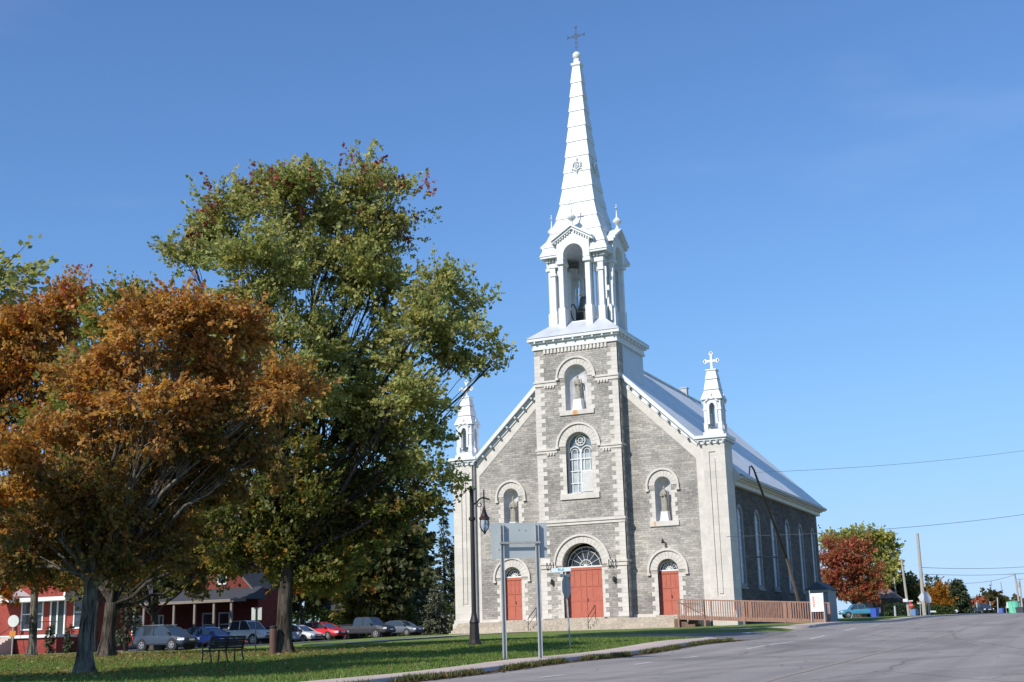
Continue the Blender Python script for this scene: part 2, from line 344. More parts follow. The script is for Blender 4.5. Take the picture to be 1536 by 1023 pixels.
def npmesh(name, V, Fq, mats, colors=None, smooth=False):
    me = bpy.data.meshes.new(name); n = len(V); k = Fq.shape[1]; m = len(Fq)
    me.vertices.add(n); me.vertices.foreach_set('co', np.asarray(V, np.float32).ravel())
    me.loops.add(m*k); me.loops.foreach_set('vertex_index', Fq.astype(np.int32).ravel())
    me.polygons.add(m); me.polygons.foreach_set('loop_start', np.arange(0, m*k, k, dtype=np.int32)); me.polygons.foreach_set('loop_total', np.full(m, k, np.int32))
    if smooth: me.polygons.foreach_set('use_smooth', np.ones(m, bool))
    me.update(calc_edges=True)
    for q in (mats if isinstance(mats, (list, tuple)) else [mats]): me.materials.append(q)
    if colors is not None:
        a = me.color_attributes.new('leafcol', 'FLOAT_COLOR', 'POINT'); c = np.ones((n, 4), np.float32); c[:, :3] = colors; a.data.foreach_set('color', c.ravel())
    o = bpy.data.objects.new(name, me); col.objects.link(o); return o
# grass material
def grassmat():
    m, t, p = newmat('lawn_grass'); p.inputs['Roughness'].default_value = .9; p.inputs['Specular IOR Level'].default_value = .1
    g = t.nodes.new('ShaderNodeTexCoord')
    def noise(s, d=4, r=.6):
        n = t.nodes.new('ShaderNodeTexNoise'); n.inputs['Scale'].default_value = s; n.inputs['Detail'].default_value = d; n.inputs['Roughness'].default_value = r
        t.links.new(g.outputs['Object'], n.inputs['Vector']); return n
    n1 = noise(.25); n2 = noise(3.5, 6, .7); n3 = noise(22, 3)
    r1 = t.nodes.new('ShaderNodeValToRGB'); r1.color_ramp.elements[0].color = (.13, .2, .04, 1); r1.color_ramp.elements[1].color = (.19, .25, .06, 1); r1.color_ramp.elements[0].position = .35; r1.color_ramp.elements[1].position = .65
    r2 = t.nodes.new('ShaderNodeValToRGB'); r2.color_ramp.elements[0].color = (.09, .155, .03, 1); r2.color_ramp.elements[1].color = (.26, .28, .1, 1); r2.color_ramp.elements[0].position = .35; r2.color_ramp.elements[1].position = .68
    mx = t.nodes.new('ShaderNodeMix'); mx.data_type = 'RGBA'; mx.inputs['Factor'].default_value = .55
    t.links.new(n1.outputs['Fac'], r1.inputs[0]); t.links.new(n2.outputs['Fac'], r2.inputs[0]); t.links.new(r1.outputs[0], mx.inputs['A']); t.links.new(r2.outputs[0], mx.inputs['B'])
    t.links.new(mx.outputs['Result'], p.inputs['Base Color'])
    b = t.nodes.new('ShaderNodeBump'); b.inputs['Strength'].default_value = .8; b.inputs['Distance'].default_value = .06
    t.links.new(n3.outputs['Fac'], b.inputs['Height']); t.links.new(b.outputs[0], p.inputs['Normal'])
    return m
GRASS = grassmat()
g = npmesh('ground', vs, fq, GRASS, smooth=True); tag(g, kind='structure')
def asphalt(name, c1, c2, crackc):
    m, t, p = newmat(name); p.inputs['Roughness'].default_value = .85; p.inputs['Specular IOR Level'].default_value = .25
    g = t.nodes.new('ShaderNodeTexCoord')
    def nz_(sc3, d, r=.6, dist=0):
        mp = t.nodes.new('ShaderNodeMapping'); mp.inputs['Scale'].default_value = sc3; t.links.new(g.outputs['Object'], mp.inputs[0])
        n = t.nodes.new('ShaderNodeTexNoise'); n.inputs['Scale'].default_value = 1; n.inputs['Detail'].default_value = d; n.inputs['Roughness'].default_value = r; n.inputs['Distortion'].default_value = dist; t.links.new(mp.outputs[0], n.inputs['Vector']); return n
    def ramp(n, a, b, ca, cb):
        r = t.nodes.new('ShaderNodeValToRGB'); r.color_ramp.elements[0].position = a; r.color_ramp.elements[1].position = b; r.color_ramp.elements[0].color = (*ca, 1); r.color_ramp.elements[1].color = (*cb, 1); t.links.new(n, r.inputs[0]); return r.outputs[0]
    def mixc(a, b, typ='MULTIPLY', f=1):
        q = t.nodes.new('ShaderNodeMix'); q.data_type = 'RGBA'; q.blend_type = typ; q.inputs['Factor'].default_value = f; t.links.new(a, q.inputs['A']); t.links.new(b, q.inputs['B']); return q.outputs['Result']
    base = ramp(nz_((.3, .12, .3), 8).outputs['Fac'], .35, .65, c2, c1)
    lane = ramp(nz_((1.1, .02, 1), 3).outputs['Fac'], .35, .65, (.86,)*3, (1.08,)*3)        # wheel tracks run along the road
    grit = ramp(nz_((38, 38, 38), 2).outputs['Fac'], .3, .7, (.8,)*3, (1.2,)*3)
    patch = ramp(nz_((.16, .09, .16), 1, .3, 1.5).outputs['Fac'], .60, .615, (1,)*3, (.84,)*3)
    c = mixc(mixc(mixc(base, lane), grit), patch)
    wob = nz_((.9, .9, .9), 5); ad = t.nodes.new('ShaderNodeMix'); ad.data_type = 'VECTOR'; ad.inputs['Factor'].default_value = .35; t.links.new(g.outputs['Object'], ad.inputs['A']); t.links.new(wob.outputs['Color'], ad.inputs['B'])
    for sc_, wd_ in (((.22, .13, .22), .006), ((.5, .8, .5), .008)):
        mp = t.nodes.new('ShaderNodeMapping'); mp.inputs['Scale'].default_value = sc_; t.links.new(ad.outputs['Result'], mp.inputs[0])
        v = t.nodes.new('ShaderNodeTexVoronoi'); v.feature = 'DISTANCE_TO_EDGE'; v.inputs['Scale'].default_value = 1; t.links.new(mp.outputs[0], v.inputs['Vector'])
        c = mixc(c, ramp(v.outputs['Distance'], wd_*.5, wd_*1.6, crackc, (1,)*3))
    t.links.new(c, p.inputs['Base Color'])
    b = t.nodes.new('ShaderNodeBump'); b.inputs['Strength'].default_value = .35; b.inputs['Distance'].default_value = .02; t.links.new(nz_((60, 60, 60), 2).outputs['Fac'], b.inputs['Height']); t.links.new(b.outputs[0], p.inputs['Normal'])
    return m
ASPH = asphalt('worn_asphalt', (.33, .297, .275), (.275, .248, .232), (.72, .70, .68))
ASPH2 = mat('dark_asphalt', (.22, .205, .205), .85, c2=(.16, .15, .15), scale=.5, bump=.35, bscale=60, spec=.25, detail=8)
CONC = mat('sidewalk_concrete', (.58, .47, .41), .85, c2=(.46, .375, .325), scale=.9, bump=.2, bscale=40, spec=.2, detail=8)
PAINTW = mat('worn_white_paint', (.8, .8, .78), .7, c2=(.33, .31, .3), scale=4, detail=8)
PAINTY = mat('worn_yellow_paint', (.35, .275, .19), .8, c2=(.25, .225, .215), scale=1.1, detail=8)
def sheet(name, us, vsn, fn, m, off, kind='structure', thick=0):
    """draped sheet: fn(u,v)->(x,y)"""
    U, V = np.meshgrid(us, vsn); P = fn(U, V); Z = gz(P[0], P[1])+off
    ny, nx = U.shape; idx = np.arange(nx*ny).reshape(ny, nx)
    V3 = np.stack([P[0].ravel(), P[1].ravel(), Z.ravel()], 1)
    F4 = np.stack([idx[:-1, :-1].ravel(), idx[:-1, 1:].ravel(), idx[1:, 1:].ravel(), idx[1:, :-1].ravel()], 1)
    if thick:
        n = len(V3); B = V3.copy(); B[:, 2] -= thick; V3 = np.r_[V3, B]
        ring_ = list(idx[0, :])+list(idx[1:, -1])+list(idx[-1, -2::-1])+list(idx[-2:0:-1, 0])
        S = [(ring_[i], ring_[i]+n, ring_[(i+1) % len(ring_)]+n, ring_[(i+1) % len(ring_)]) for i in range(len(ring_))]
        F4 = np.r_[F4, np.array(S)]
    o = npmesh(name, V3, F4, m)
    return tag(o, kind=kind)
yl = gl(-140, 240, 1.0)
sheet('main_road', [18, 20, 22, 24, 26, 28, 30, 32, 34], yl, lambda u, v: (u, v), ASPH, 0.0)
# side street as a strip
tang = np.gradient(STP[:, :2], axis=0); tang /= np.linalg.norm(tang, axis=1)[:, None]; nor = np.stack([-tang[:, 1], tang[:, 0]], 1)
_us = np.arange(len(STP)); _vs = np.linspace(-1, 1, 9)
def stf(U, V):
    i = U.astype(int); return (STP[i, 0]+nor[i, 0]*STP[i, 2]*V, STP[i, 1]+nor[i, 1]*STP[i, 2]*V)
sheet('side_street', _us[3:], _vs, stf, ASPH2, .006)
# sidewalk beside the main road, near piece: its end rounds off at the street corner
def swf(U, V):
    # U along y, V across 0..1 ; the far end bends to the left
    t = np.clip((U+32)/3.4, 0, 1); x = 16.62+V*1.38-t*t*(1.9)*V**.7-(t**2)*.4
    return (x, U-t*0)
sheet('sidewalk', gl(-140, -32, 1)+gl(-32, -28.5, .25), [0, .3, .7, 1], swf, CONC, .13, thick=.5)
def swf2(U, V):
    t = np.clip((-15-U)/4.5, 0, 1); x = 16.62+V*1.38-t*t*3.2*V-t*t*1.2
    return (x, U)
sheet('sidewalk', gl(-19.5, -15, .25)+gl(-15, 240, 1.5), [0, .3, .7, 1], swf2, CONC, .13, thick=.5)
sheet('sidewalk', gl(-140, 240, 1.5), [34, 35.7], lambda U, V: (V, U), CONC, .13, thick=.5)
def line_strip(mb, x, y0, y1, w, off=.006, step=.5):
    n = max(1, int((y1-y0)/step)); 
    for i in range(n):
        a = y0+(y1-y0)*i/n; b = y0+(y1-y0)*(i+1)/n
        mb.add([(x-w/2, a, gz(x-w/2, a)+off), (x+w/2, a, gz(x+w/2, a)+off), (x+w/2, b, gz(x+w/2, b)+off), (x-w/2, b, gz(x-w/2, b)+off)], [(0, 1, 2, 3)])
mk = MB()
for a, b in ((-57.5, -56), (-51.2, -49.6), (-46.8, -45.2), (-39.3, -36.4), (-35.9, -31.6), (-28.4, -25.2), (-20, -17), (-12, -9)): line_strip(mk, 20.65, a, b, .14)
tag(mk.build('lane_marking', PAINTW, fixn=False), kind='structure')
mk = MB(); line_strip(mk, 26.0, -80, 100, .14)
tag(mk.build('center_line', PAINTY, fixn=False), kind='structure')
mk = MB()
for i in range(3): mk.add([(16.2, -22.6+0*i, gz(16.2, -22.6)+.014), (16.6, -22.6, gz(16.6, -22.6)+.014), (16.6, -21.3, gz(16.6, -21.3)+.014), (16.2, -21.3, gz(16.2, -21.3)+.014)], [(0, 1, 2, 3)]); break
tag(mk.build('stop_line', PAINTW, fixn=False), kind='structure')
# walk from the side street to the church steps, parking lot
def pathf(U, V):
    x = -9.5+U*6.5; y = -19.2+U*15.4; nx_, ny_ = .92, -.39
    return (x+nx_*V, y+ny_*V)
sheet('church_walk', np.linspace(0, 1, 20), [-1.1, 0, 1.1], pathf, CONC, .15)
sheet('parking_lot', gl(-62, -15, 2), gl(-11, 34, 2), lambda U, V: (U, V), ASPH2, .16)
# ------------------------------------------------------------------ CHURCH
G0 = -.95
church = thing('church', (0, 0, G0), 'grey limestone church with white metal steeple, red doors and two white corner turrets', 'church', world=True)
W0 = 10.2; TY = -.9; TH = 3.14; NL = 31.07
def rake(x, off=0): return 19.84-.984*abs(x)-off
# --- front wall (gable) with three bays; tower covers the middle
def quoins(mb, xe, dirn, y, z0, z1, wide=.72, nar=.46, per=.31, proud=.02, th=.2):
    z = z0; k = 0
    while z < z1-.05:
        w_ = wide if k % 2 == 0 else nar; zz = min(z+per, z1)
        mb.box(xe, xe+dirn*w_, y-proud, y+th, z+.004, zz-.004); z = zz; k += 1
fw = MB()
brick_top = lambda x: 10.33+(8.16-abs(x))*.984
out_l = [(-8.16, -1.6)]+archdoor(-5.78, .73, -1.6, 2.95)+[(-3.0, -1.6), (-3.0, brick_top(3.0)), (-8.16, brick_top(8.16))]
hole_l = arch(-5.70, .58, 6.22, 8.67)
fw.plate(out_l, [hole_l], 0, .6)
out_r = [(3.0, -1.6)]+archdoor(5.74, .73, -1.6, 2.95)+[(8.16, -1.6), (8.16, brick_top(8.16)), (3.0, brick_top(3.0))]
hole_r = arch(5.69, .58, 6.22, 8.67)
fw.plate(out_r, [hole_r], 0, .6)
fw.build('front_wall', GREY, church)
# band of dressed stone under the raking cornice and the vertical strips
bd = MB()
for s in (-1, 1):
    def q(x, z): return (s*x, z)
    bq = [q(8.163, 9.6), q(8.7, 9.6), q(8.7, 11.3), q(8.2, 11.35), q(3.0, rake(3.0, .84)), q(3.0, brick_top(3.0)), q(8.163, brick_top(8.163))]
    bd.plate(bq if s > 0 else bq[::-1], [], -.03, .6)
    bd.box(s*8.163, s*8.7, -.027, .6, -1.6, 9.6)
    bd.box(s*8.163, s*3.0, -.05, -.002, -1.6, .12) if False else None
bd.build('gable_band', PLAIN, church)
# low plinth course along the front
pl = MB()
for a, b in ((-8.12, -6.53), (-5.03, -3.16), (3.16, 4.99), (6.49, 8.12)): pl.box(a, b, -.08, .1, -1.6, .1)
pl.build('plinth', PLAIN, church)
# raking cornice
for s in (-1, 1):
    rc = MB(); n = 1
    o_ = [(s*3.0, rake(3.0, 0)+.06), (s*8.35, 11.72), (s*8.35, 11.40), (s*3.0, rake(3.0, .34)+.0)]
    rc.plate(o_ if s < 0 else o_[::-1], [], -.42, .35)
    o_ = [(s*3.0, rake(3.0, .345)), (s*8.30, 11.39), (s*8.3, 11.14), (s*3.0, rake(3.0, .84))]
    rc.plate(o_ if s < 0 else o_[::-1], [], -.12, .3)
    rk = rc.build('raking_cornice', SHEET, church, fixn=True)
    md = MB(); ang = math.atan(.984)
    for k in range(7):
        x = 3.75+k*.66; z = rake(x, .52)
        md.obox((s*x, -.23, z), (Vector((math.cos(ang), 0, -s*math.sin(ang))), Vector((0, 1, 0)), Vector((s*math.sin(ang), 0, math.cos(ang)))), (.07, .13, .08))
    md.build('bracket', GREYMETAL, rk)
# --- tower
tw = MB()
cxd = -.08
out_t = [(-TH, -1.6)]+archdoor(cxd, 1.43, -1.6, 3.52, 24, 1.5)+[(TH, -1.6), (TH, 19.3), (-TH, 19.3)]
wn_h = arch(0, .96, 8.46, 11.78, 22); ni_h = arch(0, .84, 14.32, 16.68, 22, .98)
tw.plate(out_t, [wn_h, ni_h], TY, TY+.75)
for s in (-1, 1):
    tw.box(s*TH, s*(TH-.5), TY+.752, .4, -1.6, 19.3)
tower = tw.build('tower', GREY, church)
# metal clad upper tower above the roof
tb = MB(); tb.box(-TH+.06, TH-.06, .405, 5.15, 12.0, 19.3)
tb.build('clad_wall', mat('blue_grey_siding', (.52, .56, .6), .45, .1, c2=(.44, .48, .53), scale=1.5), tower)
tq = MB()
for s in (-1, 1):
    for a, b in ((0.0, 3.3), (3.78, 6.4), (6.72, 11.3), (11.75, 16.15), (16.65, 18.55)):
        quoins(tq, s*(TH+.02), -s, TY, a, b, .74, .45)
    for a, b in ((0.0, 3.3), (3.78, 6.4), (6.72, 11.3), (11.75, 16.15), (16.65, 18.55)):   # side return
        z = a; k = 0
        while z < b-.05:
            zz = min(z+.31, b); tq.box(s*(TH-.1), s*(TH+.02), TY+.01, TY+(.3 if k % 2 else .5), z+.004, zz-.004); z = zz; k += 1
# jambs of the main door, window, niche
    quoins(tq, cxd+s*1.43, s, TY, .0, 3.3, .44, .2)
    quoins(tq, s*.96, s, TY, 8.46, 11.3, .5, .28)
    quoins(tq, s*.84, s, TY, 14.32, 16.15, .52, .3)
tq.build('quoin', PLAIN, church)
# side bays jambs
jq = MB()
for s, cd, cn in ((-1, -5.78, -5.70), (1, 5.74, 5.69)):
    for t in (-1, 1):
        quoins(jq, cd+t*.73, t, 0, .0, 2.75, .46, .26)
        quoins(jq, cn+t*.58, t, 0, 6.24, 8.3, .42, .26)
jq.build('quoin', PLAIN, church)
# string courses
st_ = MB()
for z0, z1, gap in ((3.38, 3.78, (-2.05+cxd, 2.05+cxd)), (11.42, 11.74, (-1.62, 1.62)), (16.26, 16.64, (-1.46, 1.46))):
    pr = .12
    st_.box(-TH-.1, gap[0], TY-pr, TY+.3, z1-.14, z1); st_.box(gap[1], TH+.1, TY-pr, TY+.3, z1-.14, z1)
    st_.box(-TH-.04, gap[0], TY-.05, TY+.3, z0, z1-.142); st_.box(gap[1], TH+.04, TY-.05, TY+.3, z0, z1-.142)
    for s in (-1, 1): st_.box(s*(TH-.2), s*(TH+.1), TY+.302, .0, z1-.14, z1)
st_.box(-TH-.12, TH+.12, TY-.14, TY+.3, 6.5, 6.68); st_.box(-TH-.05, TH+.05, TY-.06, TY+.3, 6.3, 6.498)
st_.build('string_course', PLAIN, church)
dn = MB()
for zz, g_ in ((11.30, 1.75), (16.14, 1.6)):
    x = g_+.05
    while x < 2.35:
        for s in (-1, 1): dn.box(s*x, s*(x+.12), TY-.1, TY+.05, zz-.04, zz+.12)
        x += .22
for k in range(18):
    x = -2.32+k*.275; dn.box(x-.085, x+.085, TY-.09, TY+.05, 18.62, 18.93)
dn.build('dentil', PLAIN, church)
# arches: voussoirs + hood mould
def hood(cx, zs, r0, r1, y, drop=.28, name='arch_surround', rise=None):
    a = MB(); a.plate(ring(cx, zs, r0, r1-.14, drop=.0), [], y-.035, y+.3)
    o = a.build(name, VOUS, church)
    h = MB(); h.plate(ring(cx, zs, r1-.139, r1, drop=drop), [], y-.15, y+.1)
    for s in (-1, 1): h.box(cx+s*(r1-.21), cx+s*(r1+.03), y-.17, y+.05, zs-drop-.14, zs-drop-.002)
    h.build('hood_mould', PLAIN, o); return o
VOUS = mat('voussoir_stone', (.65, .61, .555), .8, c2=(.50, .465, .425), scale=2.2, bump=.3, bscale=7, spec=.2)
hood(cxd, 3.55, 1.48, 2.1, TY, .0)
hood(0, 11.80, .965, 1.66, TY, .0)
hood(0, 16.72, .9, 1.5, TY, .0)
for cd, cn in ((-5.78, -5.70), (5.74, 5.69)):
    hood(cd, 2.97, .735, 1.42, 0, .2); hood(cn, 8.69, .585, 1.18, 0, .25)
# voussoir joints : thin dark radial grooves as shallow blocks
vj = MB()
def joints(cx, zs, r0, r1, y, n):
    for k in range(1, n):
        t = math.pi*k/n; d = Vector((math.cos(t), 0, math.sin(t))); p = Vector((-math.sin(t), 0, math.cos(t)))
        vj.obox(Vector((cx, y-.036, zs))+d*(r0+r1)/2, (d, Vector((0, 1, 0)), p), ((r1-r0)/2-.01, .004, .011))
joints(cxd, 3.55, 1.5, 1.95, TY, 17); joints(0, 11.8, .98, 1.5, TY, 15); joints(0, 16.72, .92, 1.35, TY, 13)
for cd, cn in ((-5.78, -5.70), (5.74, 5.69)):
    joints(cd, 2.97, .75, 1.27, 0, 13); joints(cn, 8.69, .6, 1.03, 0, 11)
vj.build('masonry_joint', mat('grey_joint', (.38, .35, .32), .9), church)
# sills
sb = MB()
sb.box(-1.46, 1.43, TY-.12, TY+.2, 8.06, 8.46); sb.build('window_sill', PLAIN, church)
# niches: curved recess
def niche(cx, hw, z0, zs, y, rise, name='niche', depth=.75):
    """half-round recess with a quarter-dome head"""
    m_ = MB(); n = 14; prof = [z0, zs]; vs_ = []; fs_ = []
    rows = []
    for z in (z0, zs): rows.append([(cx-hw*math.cos(math.pi*k/n), y+.02+depth*math.sin(math.pi*k/n), z) for k in range(n+1)])
    for j in range(1, 7):
        f = math.cos(math.pi/2*j/6.02); z = zs+rise*math.sin(math.pi/2*j/6.02)
        rows.append([(cx-hw*f*math.cos(math.pi*k/n), y+.02+depth*f*math.sin(math.pi*k/n), z) for k in range(n+1)])
    for r_ in rows: vs_ += r_
    for i in range(len(rows)-1):
        for k in range(n): fs_.append((i*(n+1)+k, i*(n+1)+k+1, (i+1)*(n+1)+k+1, (i+1)*(n+1)+k))
    m_.add(vs_, fs_); m_.add([rows[0][k] for k in range(n+1)], [tuple(range(n+1))])
    o = m_.build(name, NICHE, church, fixn=False)
    s = MB(); s.box(cx-hw-.45, cx+hw+.45, y-.1, y+.25, z0-.32, z0+.01); s.build('niche_sill', PLAIN, o)
    return o
NICHE = mat('niche_plaster', (.66, .66, .68), .85, c2=(.45, .44, .46), scale=1.6)
nt_ = niche(0, .84, 14.32, 16.68, TY, .98)
r_ = MB(); r_.plate([(-.32, 13.99), (.12, 13.99), (.06, 14.29), (-.28, 14.29)], [], TY-.104, TY-.1); r_.build('rust_streak', COPPER, nt_)
niche(-5.70, .58, 6.22, 8.67, 0, .58); n2_ = niche(5.69, .58, 6.22, 8.67, 0, .58)
r_ = MB(); r_.plate([(4.95, 5.93), (5.12, 5.93), (5.1, 6.2), (4.98, 6.2)], [], -.104, -.1); r_.build('rust_streak', COPPER, n2_)
# --- tall window in the tower
def tracery(name, pts_list, y, r, m, parent):
    t = MB()
    for p in pts_list: t.tube([(a, y, b) for a, b in p], r, 4)
    return t.build(name, m, parent)
def arcpts(cx, cz, r, a0, a1, n=14): return [(cx+r*math.cos(R(a0+(a1-a0)*i/n)), cz+r*math.sin(R(a0+(a1-a0)*i/n))) for i in range(n+1)]
wz = TY+.42
gw = MB(); gw.plate(arch(0, .97, 8.45, 11.78, 22), [], wz+.08, wz+.1); win = gw.build('window', mat('tower_glass', (.2, .24, .27), .12, c2=(.12, .15, .18), scale=2, spec=.7), church)
wf = MB(); wf.plate(arch(0, .97, 8.45, 11.78, 22), [arch(0, .86, 8.56, 11.78, 22)], wz-.03, wz+.06)
wf.box(-.05, .05, wz-.03, wz+.05, 8.5, 11.6)
for z in (9.2, 10.05, 10.9): wf.box(-.9, .9, wz-.02, wz+.05, z-.03, z+.03)
for x in (-.68, -.26, .26, .68): wf.box(x-.022, x+.022, wz, wz+.05, 8.5, 11.5)
for s in (-1, 1): wf.tube([(a, wz+.01, b) for a, b in arcpts(s*.45, 11.38, .40, 0, 180)], .05, 4); wf.tube([(a, wz+.02, b) for a, b in arcpts(s*.47, 11.38, .22, 0, 180)], .03, 4)
wf.tube([(a, wz+.01, b) for a, b in arcpts(0, 12.2, .36, 0, 360, 20)], .045, 4); wf.tube([(a, wz+.01, b) for a, b in arcpts(0, 12.2, .17, 0, 360, 14)], .035, 4)
for k in range(8):
    t = math.pi*k/4; wf.tube([(.17*math.cos(t), wz+.02, 12.2+.17*math.sin(t)), (.36*math.cos(t), wz+.02, 12.2+.36*math.sin(t))], .02, 4)
wf.build('window_frame', WPAINT, win)
sh = MB(); sh.box(.09, .86, wz-.06, wz-.03, 8.57, 10.02)
for k in range(22): sh.obox((.475, wz-.075, 8.61+k*.066), (Vector((1, 0, 0)), Vector((0, .8, -.6)), Vector((0, .6, .8))), (.36, .008, .034))
sh.build('louvre_panel', WPAINT, win)
cu = MB(); cu.box(-.84, -.1, wz+.065, wz+.078, 8.58, 10.0); cu.box(-.6, .84, wz+.065, wz+.078, 10.1, 11.3)
cu.build('pane', mat('pale_pane', (.50, .55, .57), .2, c2=(.33, .38, .41), scale=3), win)
# --- doors
def door(cx, hw, ztop, zf, y, leafn, trans_r, sill, name='side_door', rise=None):
    rise = rise or trans_r
    d = MB(); d.box(cx-hw, cx+hw, y, y+.12, zf, ztop-.1); o = d.build(name, DOORRED, church)
    f = MB(); f.box(cx-hw-.06, cx-hw+.1, y-.05, y+.1, zf, ztop); f.box(cx+hw-.1, cx+hw+.06, y-.05, y+.1, zf, ztop)
    f.box(cx-hw, cx+hw, y-.05, y+.1, ztop-.2, ztop-.02); f.box(cx-hw+.1, cx+hw-.1, y-.03, y+.02, ztop-.2-(ztop-zf)*.33, ztop-.2-(ztop-zf)*.33+.06)
    n = leafn*2
    for k in range(1, n*1):
        x = cx-hw+.1+(2*hw-.2)*k/n; f.box(x-.02, x+.02, y-.025, y+.02, ztop-.2-(ztop-zf)*.33, ztop-.2)
    for k in range(1, leafn):
        x = cx-hw+.1+(2*hw-.2)*k/leafn; f.box(x-.03, x+.03, y-.02, y+.02, zf, ztop-.2-(ztop-zf)*.33)
    f.box(cx-.012, cx+.012, y-.035, y-.02, zf, ztop-.2-(ztop-zf)*.33)
    # sunk panels' rails
    f.box(cx-hw+.1, cx+hw-.1, y-.018, y+.01, zf+.05, zf+.28); f.box(cx-hw+.1, cx+hw-.1, y-.018, y+.01, zf+(ztop-zf)*.32, zf+(ztop-zf)*.38)
    f.build('door_frame', mat('red_door_frame', (.47, .125, .08), .7, c2=(.37, .10, .068), scale=5, detail=8), o)
    h = MB(); h.tube([(cx+.08, y-.07, zf+1.1), (cx+.08, y-.07, zf+1.3)], .02, 6); h.build('door_handle', DARK, o)
    # fanlight
    g_ = MB(); g_.plate(arch(cx, trans_r+.03, ztop, ztop+.02, 20, rise+.03), [], y+.1, y+.12); g = g_.build('fanlight', GLASS, church)
    t = MB(); t.box(cx-trans_r, cx+trans_r, y-.06, y+.1, ztop-.02, ztop+.07)
    zb = ztop+.06; T = lambda r, a: (cx+r*trans_r*math.cos(a), y+.06, zb+r*(rise-.08)*math.sin(a))
    for rr, rad in ((.985, .04), (.78 if trans_r > 1 else .72, .022), (.32, .028)): t.tube([T(rr, math.pi*i/20) for i in range(21)], rad, 4)
    for k in range(1, 7): a = math.pi*k/7; t.tube([T(.1, a), T(.97, a)], .018, 4)
    t.lathe((cx, y+.05, zb), [(.0, -.0), (.13, .0), (.13, .1), (.0, .13)], 10)
    t.build('fanlight_bars', WPAINT, g)
    return o
door(5.74, .73, 2.92, 0, .42, 2, .70, .1)
door(-5.78, .73, 2.98, 0, .42, 2, .70, .1)
door(cxd, 1.41, 3.42, 0, TY+.68, 3, 1.36, .1, 'main_door', rise=1.42)
th = MB()
for cd in (-5.78, 5.74): th.box(cd-.95, cd+.95, -.25, .6, -1.0, -.005)
th.box(cxd-1.6, cxd+1.6, TY-.3, TY+.9, -1.0, .0); th.build('threshold', STEP, church)
# lights and hooks by the main door
for s in (-1, 1):
    l = MB(); x = cxd+s*2.28+.05; l.lathe((x, TY-.14, 2.32), [(.02, .34), (.1, .3), (.12, .05), (.05, -.05), (.02, -.08)], 8); l.box(x-.03, x+.03, TY-.12, TY, 2.45, 2.6)
    l.build('wall_lamp', DARK, church)
    h = MB()
    for k in (-1, 0, 1): h.tube([(x+k*.24-.08, TY-.02, 3.25), (x+k*.24-.08, TY-.2, 3.45), (x+k*.24-.08, TY-.2, 3.8)], .03, 5)
    h.build('flag_holder', DARK, church)
l = MB(); l.tube([(5.62, 0, 4.75), (5.6, -.3, 4.95)], .035, 5); l.lathe((5.58, -.34, 4.72), [(.05, .3), (.11, .05), (.09, 0)], 8); l.build('flood_lamp', DARK, church)
# --- tower cornice and skirt roof
cn = MB(); YC = 2.1; hx = TH; 
def sqring(mb, h0x, h0y, z0, z1): mb.box(-h0x, h0x, YC-h0y, YC+h0y, z0, z1)
sqring(cn, 3.26, 3.12, 18.95, 19.12); sqring(cn, 3.2, 3.06, 19.121, 19.42); sqring(cn, 3.52, 3.40, 19.55, 19.78); sqring(cn, 3.36, 3.24, 19.421, 19.549)
cor = cn.build('tower_cornice', SHEET, church)
br = MB()
for k in range(9):
    x = -2.95+k*.74; br.box(x-.06, x+.06, YC-3.36, YC-3.2, 19.40, 19.545)
for k in range(8):
    y = YC-2.8+k*.8
    for s in (-1, 1): br.box(s*3.3, s*3.48, y-.06, y+.06, 19.40, 19.545)
br.build('bracket', SHEET, cor)
sk = MB(); sk.lathe((0, YC, 0), [(3.56*1.4142, 19.77), (3.5*1.4142, 19.84), (2.5*1.4142, 20.62), (2.1*1.4142, 20.95)], 4, 1, .97, math.pi/4); sk.build('skirt_roof', SILVER, church)
